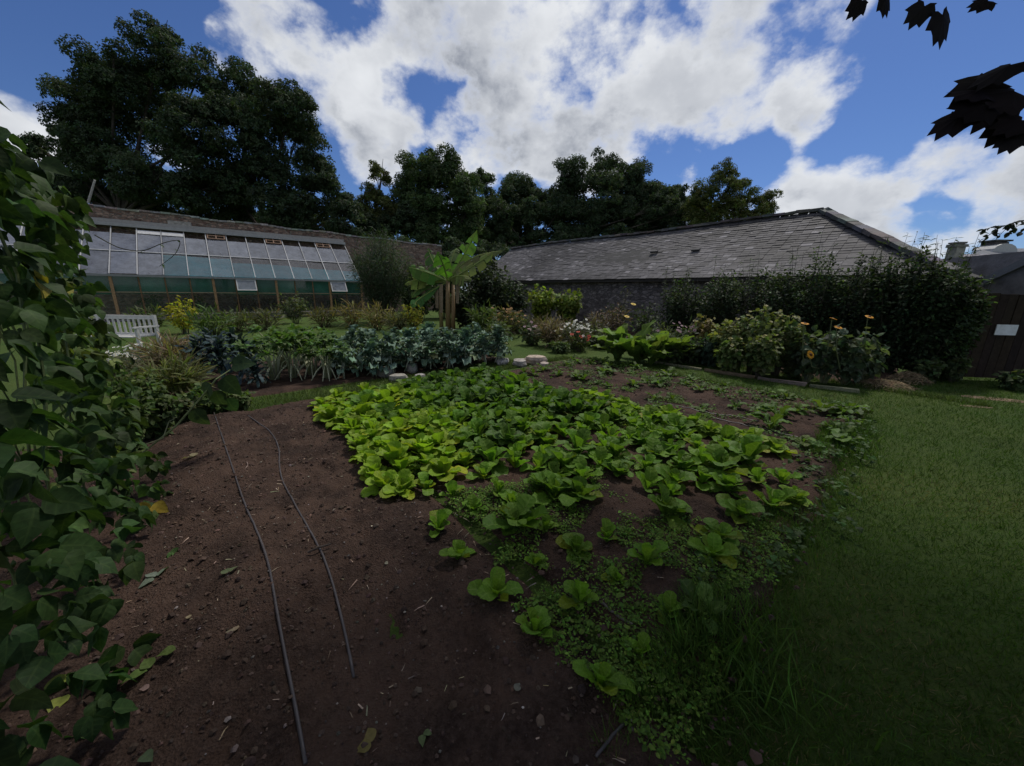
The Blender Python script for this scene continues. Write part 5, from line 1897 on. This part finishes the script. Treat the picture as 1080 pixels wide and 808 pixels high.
hose([(690, 700), (705, 688), (722, 676)], .006, 'drip_hose', 'short black hose piece between front lettuces and long grass', n=16)
hose([(632, 638), (650, 652), (668, 662)], .006, 'stick', 'thin grey stick lying among the front lettuces', M_timber, (.16, .14, .12), 14)['category'] = 'stick'

FL = [(165, 608, .075, (.17, .21, .16), 3, 'upturned silvery bean leaf of three leaflets on the bare soil'),
      (190, 688, .07, (.085, .13, .03), 1, 'single fallen green leaf on the soil at lower left'),
      (160, 708, .075, (.10, .15, .04), 2, 'pair of fallen green leaflets on the soil at lower left'),
      (160, 728, .035, (.25, .16, .14), 1, 'small pinkish withered leaf below the pair of green leaflets'),
      (395, 790, .06, (.17, .14, .05), 2, 'yellowed withered leaf at the bottom between the hoses'),
      (243, 612, .06, (.11, .14, .07), 2, 'pale green torn leaf lying left of the long hose'),
      (204, 486, .08, (.23, .19, .12), 2, 'curled dry buff leaf at the upper left of the soil'),
      (200, 660, .03, (.27, .22, .14), 1, 'tiny curled cream leaf on the soil above the fallen green leaf'),
      (248, 672, .035, (.24, .19, .13), 2, 'small shrivelled buff leaf beside the long hose'),
      (42, 735, .10, (.17, .20, .035), 1, 'long yellow-green fallen leaf under the bean row'),
      (68, 735, .075, (.20, .22, .05), 1, 'round yellow-green fallen leaf under the bean row'),
      (445, 775, .04, (.09, .12, .05), 2, 'tiny grey-green seedling alone on the dark soil at the bottom'),
      (405, 597, .03, (.28, .25, .19), 1, 'small pale scrap of leaf on the soil between hose and lettuces'),
      (543, 738, .04, (.16, .15, .12), 1, 'dull grey leaf just left of the nearest lettuce'),
      (150, 800, .06, (.08, .11, .06), 1, 'grey-green leaf at the bottom left edge'),
      (190, 468, .03, (.33, .28, .2), 1, 'pale dry leaf scrap near the head of the long hose'),
      (355, 540, .03, (.22, .18, .14), 1, 'brown leaf scrap right of the shorter hose')]
for (x, y, L, c, n, lb) in FL:
    q = on_soil(x, y, .012)
    g = Geo()
    a = rs.uniform(0, 6.28)+np.array([0, 1.3, -1.3])[:n]
    D = np.stack([np.cos(a), np.sin(a), np.full(n, .12)], -1)
    scatter(g, [L_bean[2], L_bean[0]], D, rs.normal(0, .2, (n, 3))+[0, 0, 1], D*L*.15, L*rs.uniform(.9, 1.1, n), vary(c, n, .08, .03))
    tag(g.build('fallen_leaf', M_bean, smooth=True, loc=[float(c_) for c_ in q]), lb, 'leaf', 'fallen leaves on the soil')


def scatter_stuff(name, n, uf, vf, tm_fn, mat, zoff=0.0, keepf=None):
    u, v = uf(n), vf(n)
    if keepf is not None:
        k = keepf(u, v)
        u, v = u[k], v[k]
    z_ = np.where(v < .2, soil_z(u, v), bed_z(u, v))
    P = np.concatenate([C0+u[:, None]*D1+v[:, None]*D2, (z_+zoff)[:, None]], 1)
    g_ = Geo()
    tm_fn(g_, P)
    o = g_.build(name, mat)
    return tag(o, kind='stuff')


def lump(seed, ir=.25):
    r = np.random.RandomState(seed)
    v = np.array([[1, 0, 0], [-1, 0, 0], [0, 1, 0], [0, -1, 0], [0, 0, 1], [0, 0, -1], [.7, .7, .4], [-.7, .6, .4], [-.6, -.7, .45], [.7, -.6, .4]], float)
    v *= 1+r.uniform(-ir, ir, (10, 1))
    f = np.array([[4, 6, 7], [4, 7, 8], [4, 8, 9], [4, 9, 6], [6, 2, 7], [7, 1, 8], [8, 3, 9], [9, 0, 6], [6, 0, 2], [7, 2, 1], [8, 1, 3], [9, 3, 0]])
    return v*.5, [f], np.zeros((10, 3))


LUMPS = [lump(i) for i in range(4)]


def clods(g_, P):
    k = len(P)
    s_ = np.exp(rs.normal(math.log(.011), .55, k))
    scatter(g_, LUMPS, rdir(k, -.2, .2), rs.normal(0, .3, (k, 3))+[0, 0, 1], P, np.minimum(s_, .042), vary((.062, .041, .031), k, .3, .05))


def pebbles(g_, P):
    k = len(P)
    s_ = np.exp(rs.normal(math.log(.0085), .45, k))
    scatter(g_, LUMPS, rdir(k, -.2, .2), rs.normal(0, .3, (k, 3))+[0, 0, 1], P, np.minimum(s_, .028), vary((.14, .12, .105), k, .4, .06))


def straws(g_, P):
    k = len(P)
    scatter(g_, [L_blade], rdir(k, -.1, .25), rs.normal(0, .3, (k, 3))+[0, 0, 1], P, rs.uniform(.02, .07, k), vary((.23, .18, .13), k, .3), xs=.09)


scatter_stuff('soil_clods', 9000, lambda n: -1.8+rs.rand(n)*7.0, lambda n: rs.uniform(-2.0, .4, n), clods, M_soil and M_dry, .002)
scatter_stuff('soil_crumbs', 5000, lambda n: rs.uniform(-.3, 4.9, n), lambda n: rs.uniform(.3, 5.9, n), clods, M_dry, .002)
scatter_stuff('pebbles', 1300, lambda n: -1.0+rs.rand(n)*6.0, lambda n: rs.uniform(-1.5, 3.0, n), pebbles, M_stone, .002, lambda u, v: (v < .1) | (u > -.05))
scatter_stuff('straw_litter', 600, lambda n: -1.0+rs.rand(n)*6.0, lambda n: rs.uniform(-1.5, 1.0, n), straws, M_dry, .006, lambda u, v: (v < .1) | (u > 0))


def weeds(g_, P):
    # little plants: each point carries several pairs of tiny leaves
    for rep in range(7):
        k = len(P)
        Q = P+rs.normal(0, .016, (k, 3))*[1, 1, 0]+np.abs(rs.normal(0, .014, (k, 1)))*[0, 0, 1]+[0, 0, .006]
        scatter(g_, L_oval, rdir(k, -.1, .5), rs.normal(0, .35, (k, 3))+[0, 0, 1], Q, np.exp(rs.normal(math.log(.015), .35, k)), vary((.10, .175, .026), k, .3, .1))


def weedmask(u, v):
    m = fbm(u*2.6+11, v*2.6+4, 3, 33)
    zone = np.exp(-((v-.75)/.85)**2)*np.exp(-((u-.75)/1.15)**2)+.12*np.exp(-((u+.1)/.2)**2)+.1*np.exp(-((v-3.0)/.5)**2)*(u < 1.7)-.5*(v > 1.9)*(u < .6)
    return (m*1.1+zone*.48 > .76) & (rs.rand(len(u)) < .9)


scatter_stuff('chickweed', 30000, lambda n: rs.uniform(-.2, 3.2, n), lambda n: rs.uniform(.05, 5.4, n), weeds, M_herb, .0, weedmask)


def tallweeds(g_, P):
    for rep in range(6):
        k = len(P)
        Q = P+rs.normal(0, .03, (k, 3))*[1, 1, 0]+np.abs(rs.normal(.02, .03, (k, 1)))*[0, 0, 1]
        scatter(g_, L_heart, rdir(k, -.1, .5), rs.normal(0, .35, (k, 3))+[0, 0, 1], Q, rs.uniform(.025, .055, k), vary((.055, .10, .028), k, .25))


def seedlings(g_, P):
    for rep in range(5):
        k = len(P)
        Q = P+rs.normal(0, .02, (k, 3))*[1, 1, 0]+np.abs(rs.normal(.012, .018, (k, 1)))*[0, 0, 1]
        scatter(g_, L_oval, rdir(k, -.1, .6), rs.normal(0, .35, (k, 3))+[0, 0, 1], Q, rs.uniform(.018, .05, k), vary((.075, .135, .026), k, .3))


scatter_stuff('seedling_weeds', 2200, lambda n: rs.uniform(-.15, 4.9, n), lambda n: rs.uniform(3.45, 6.0, n), seedlings, M_herb, .0, lambda u, v: fbm(u*2.2+3, v*3.4+9, 3, 15)+.12*(v > 5.2) > .53)
scatter_stuff('edge_weeds', 170, lambda n: rs.normal(-.12, .13, n), lambda n: rs.uniform(.0, 5.6, n), tallweeds, M_herb, .0, lambda u, v: fbm(u*2+3, v*1.7+9, 2, 5) > .45)

# lawn blades near the camera and the longer fringe along the bed
g = Geo()
k = 150000
yy = .5+8.0*rs.rand(k)**1.7
xx = rs.uniform(-.2, 1.0, k)*(yy*1.45+1.2)+.2
P = np.stack([xx, yy, np.zeros(k)], -1)
w = to_uv(P)
lawn_ok = (w[:, 0] < -.12+.10*np.sin(w[:, 1]*2.3)) | (w[:, 1] > 6.05) | ((w[:, 0] < .15) & (w[:, 1] < .02) & (w[:, 0] < -w[:, 1]*.2-.25))
lawn_ok &= w[:, 1] > -.15
lawn_ok &= (w[:, 1] < 8.1) | (w[:, 0] < -.65)
P = P[lawn_ok]
k = len(P)
D = norm(rs.normal(0, .65, (k, 3))*[1, 1, 0]+[0, 0, 1.0])
cc = vary((.047, .090, .014), k, .18, .08)
pt_ = fbm(P[:, 0]*1.1+5, P[:, 1]*1.1+5, 3, 9)
dryb = (pt_ > .60) & (rs.rand(k) < .2)
cc[dryb] = vary((.125, .115, .05), dryb.sum(), .2)
scatter(g, [L_blade], D, rs.normal(0, 1, (k, 3)), P, rs.uniform(.016, .036, k)*(1+.12*P[:, 1]), cc, xs=.11)
# fringe
k = 15000
u = np.abs(rs.normal(0, .20, k))*-1+.03
v = rs.uniform(-.15, 5.9, k)
m = fbm(u*1.5+2, v*1.5+7, 3, 12)
lng = (.07+.17*np.clip(m*1.9-.5, 0, 1))*(1-.06*v)
P = np.concatenate([C0+u[:, None]*D1+v[:, None]*D2, np.zeros((k, 1))], 1)
D = norm(rs.normal(0, .35, (k, 3))*[1, 1, 0]+[0, 0, .9]+np.append(D1, 0)*rs.uniform(0, .7, (k, 1))+np.append(-D2, 0)*.15)
scatter(g, [L_blade], D, rs.normal(0, 1, (k, 3)), P, lng*rs.uniform(.6, 1.2, k), vary((.055, .105, .018), k, .25, .08), xs=.035)
# fringe along the bed's right and far edges, and round the far bed
for (uu, vv, kk, hh) in ((lambda n: rs.uniform(-.3, 5.0, n), lambda n: 6.12+np.abs(rs.normal(0, .08, n)), 5000, .07),
                         (lambda n: 5.12+np.abs(rs.normal(0, .16, n)), lambda n: rs.uniform(-.2, 6.0, n), 9000, .06),
                         (lambda n: 5.2+rs.uniform(0, .75, n), lambda n: rs.uniform(-1.2, 4.6, n), 9000, .06),
                         (lambda n: rs.uniform(-1.5, 6.5, n), lambda n: 8.12+rs.normal(0, .06, n), 5000, .08)):
    u, v = uu(kk), vv(kk)
    P = np.concatenate([C0+u[:, None]*D1+v[:, None]*D2, np.zeros((kk, 1))], 1)
    D = norm(rs.normal(0, .4, (kk, 3))*[1, 1, 0]+[0, 0, .9])
    scatter(g, [L_blade], D, rs.normal(0, 1, (kk, 3)), P, hh*rs.uniform(.5, 1.4, kk), vary((.065, .095, .028), kk, .25, .08), xs=.09)
tag(g.build('grass', M_grass), kind='stuff')

# ------------------------------------------------------------------ the tree at top right, its unseen crown added for foreground shade


def maple_leaf():
    """five-lobed leaf, length 1"""
    a = np.radians([-90, -60, -38, -30, -8, 12, 24, 40, 62, 74, 90])
    r = np.array([.12, .30, .52, .36, .62, .42, .48, .40, .62, .56, 1.0])
    r = np.array([.10, .34, .62, .52, .62, .80, .62, .66, .90, .72, 1.0])
    half = np.stack([np.cos(a)*r*.62, np.sin(a)*r*.62+.35, np.zeros(len(a))], -1)
    V = [[0, .05, 0]]+[h_ for h_ in half]
    for h_ in half[1:-1][::-1]:
        V.append(np.array([-h_[0], h_[1], 0]))
    V = np.array(V)
    V[:, 2] = -.35*V[:, 0]**2-.25*(V[:, 1]-.3)**2
    n = len(V)-1
    cpt = np.array([[0, .32, .03]])
    V = np.concatenate([V, cpt])
    F_ = [[1+i, 1+(i+1) % n, n+1] for i in range(n)]
    return V, [np.array(F_)], np.zeros((len(V), 3))


ML = [maple_leaf()]
root = empty('maple_tree', (3.6, -3.2, 0), 'dark maple with lobed leaves hanging in at top right, unseen crown added overhead for shade', 'tree')
o3 = np.array(root.location)
g = Geo()
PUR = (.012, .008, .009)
k = 9000
d = rdir(k, -.95, 1.0)
P = np.array([4.9, 1.5, 6.3])+d*np.array([5.4, 5.0, 2.6])*rs.uniform(.55, 1.0, (k, 1))  # crown out of view, placed and shaped to shade the foreground and right lawn
el = (P[:, 2]-EYE)/np.maximum(P[:, 1], .01)
hz = (P[:, 2]-EYE)/np.hypot(P[:, 0], P[:, 1])
keepm = ((P[:, 1] < .2) | (hz > .70) | (P[:, 1] < .42*np.abs(P[:, 0]))) & (P[:, 2] > 3.0)
P = P[keepm]
k = len(P)
D = norm(rs.normal(0, 1, (k, 3))*[1, 1, .5]+[0, 0, -.3])
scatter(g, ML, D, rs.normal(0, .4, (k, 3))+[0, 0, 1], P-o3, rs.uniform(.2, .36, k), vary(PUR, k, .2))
# sprays that hang into view
SP = [((1085, 96), 1.5, (-1, -.05, -.12), .19), ((1052, 108), 1.5, (-1, -.1, -.25), .17), ((1026, 112), 1.52, (-.8, 0, -.75), .15), ((1060, 78), 1.55, (-1, 0, -.55), .19), ((1082, 60), 1.5, (-1, 0, -.62), .17),
      ((1078, 118), 1.48, (-.6, 0, -.75), .14), ((1040, 95), 1.55, (-.9, -.3, -.25), .16), ((1072, 96), 1.6, (-.5, .2, -.7), .16),
      ((992, 2), 1.6, (.35, 0, -.8), .15), ((982, -4), 1.6, (-.3, .1, -.7), .10), ((915, -8), 1.7, (-.35, 0, -.55), .10), ((930, -10), 1.7, (.5, .1, -.55), .10), ((1050, -2), 1.6, (-.6, 0, -.25), .09),
      ((1090, 122), 1.45, (-.9, 0, -.4), .13), ((1080, 135), 1.45, (-.5, 0, -.65), .10)]
P = np.array([at(*s_[0], s_[1]) for s_ in SP])
D = np.array([s_[2] for s_ in SP], float)
N = np.tile([[.1, -.55, .75]], (len(SP), 1))+rs.normal(0, .22, (len(SP), 3))
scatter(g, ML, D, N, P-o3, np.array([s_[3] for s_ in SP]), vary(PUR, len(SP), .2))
g.build('crown', M_tree, root)
g = Geo()
g.tube([[0, 0, -.1], [-.05, 0, .8], [-.1, .1, 2.4], [-.5, .4, 4.2], [-1.2, .8, 6.5]], [.34, .27, .23, .18, .08], 10, (.05, .045, .04))
for e in ([1.5, 1.0, 5.2], [-3.2, 2.2, 5.4], [.4, 3.0, 5.0], [-1.0, -2.0, 6.0], [2.4, -1.0, 5.6], [-4.2, .6, 5.9]):
    e = np.array(e)
    g.tube([[-.2, .2, 2.9], e*.5+[0, 0, 1.9], e], [.12, .08, .02], 6, (.05, .045, .04))
tw = at(1085, 92, 1.5)-o3
g.tube([[.4, 3.0, 5.0], [.2, 4.2, 3.6], tw+[.25, .0, .22], tw], [.03, .02, .008, .004], 5, (.03, .025, .025))
tw2 = at(985, -20, 1.6)-o3
g.tube([[-.2, 3.2, 4.4], tw2+[.1, -.2, .5], tw2], [.02, .01, .004], 5, (.03, .025, .025))
g.build('trunk', M_bark, root)

# small-leaved twig reaching in from a tree outside the right edge
root = empty('small_leaved_tree', (9.2, 4.6, 0), 'small-leaved tree outside the right edge, one thin twig showing against the sky', 'tree')
o3 = np.array(root.location)
g, s_ = Geo(), Geo()
Y0 = 5.2
main = np.array([at(1130, 215, Y0), at(1095, 232, Y0), at(1075, 233, Y0), at(1055, 240, Y0), at(1040, 250, Y0), at(1032, 262, Y0)])-o3
s_.tube([[0, 0, 0], [0, 0, 1.6], [-.05, .1, 2.6], main[0]], [.09, .075, .05, .02], 7, (.05, .045, .04))
s_.tube(main, [.02, .012, .008, .006, .004, .002], 5, (.03, .028, .025))
brs = [main]
for (a, b_) in (((1070, 234), (1050, 253)), ((1085, 232), (1062, 247)), ((1060, 238), (1036, 243)), ((1090, 231), (1076, 245))):
    A, B = at(*a, Y0)-o3, at(*b_, Y0)-o3
    s_.tube([A, (A+B)/2+[0, 0, .02], B], [.005, .004, .002], 4, (.03, .028, .025))
    brs.append(np.array([A, (A+B)/2+[0, 0, .02], B]))
for br in brs:
    k = 26 if len(br) > 3 else 11
    t_ = rs.uniform(.5 if len(br) > 3 else 0, len(br)-1, k)
    P = np.stack([np.interp(t_, np.arange(len(br)), br[:, j]) for j in range(3)], -1)
    D = rdir(k, -.9, .3)
    scatter(g, L_oval, D, rs.normal(0, .5, (k, 3))+[0, -.4, 1], P, rs.uniform(.05, .09, k), vary((.022, .03, .016), k))
k = 2400
P = np.array([.6, -.2, 3.9])+rdir(k)*np.array([1.4, 1.2, 1.4])*rs.uniform(.5, 1, (k, 1))
scatter(g, L_oval, rdir(k), rs.normal(0, .5, (k, 3))+[0, 0, 1], P, rs.uniform(.08, .16, k), vary((.03, .045, .02), k))
g.build('crown', M_tree, root)
s_.build('trunk', M_bark, root)
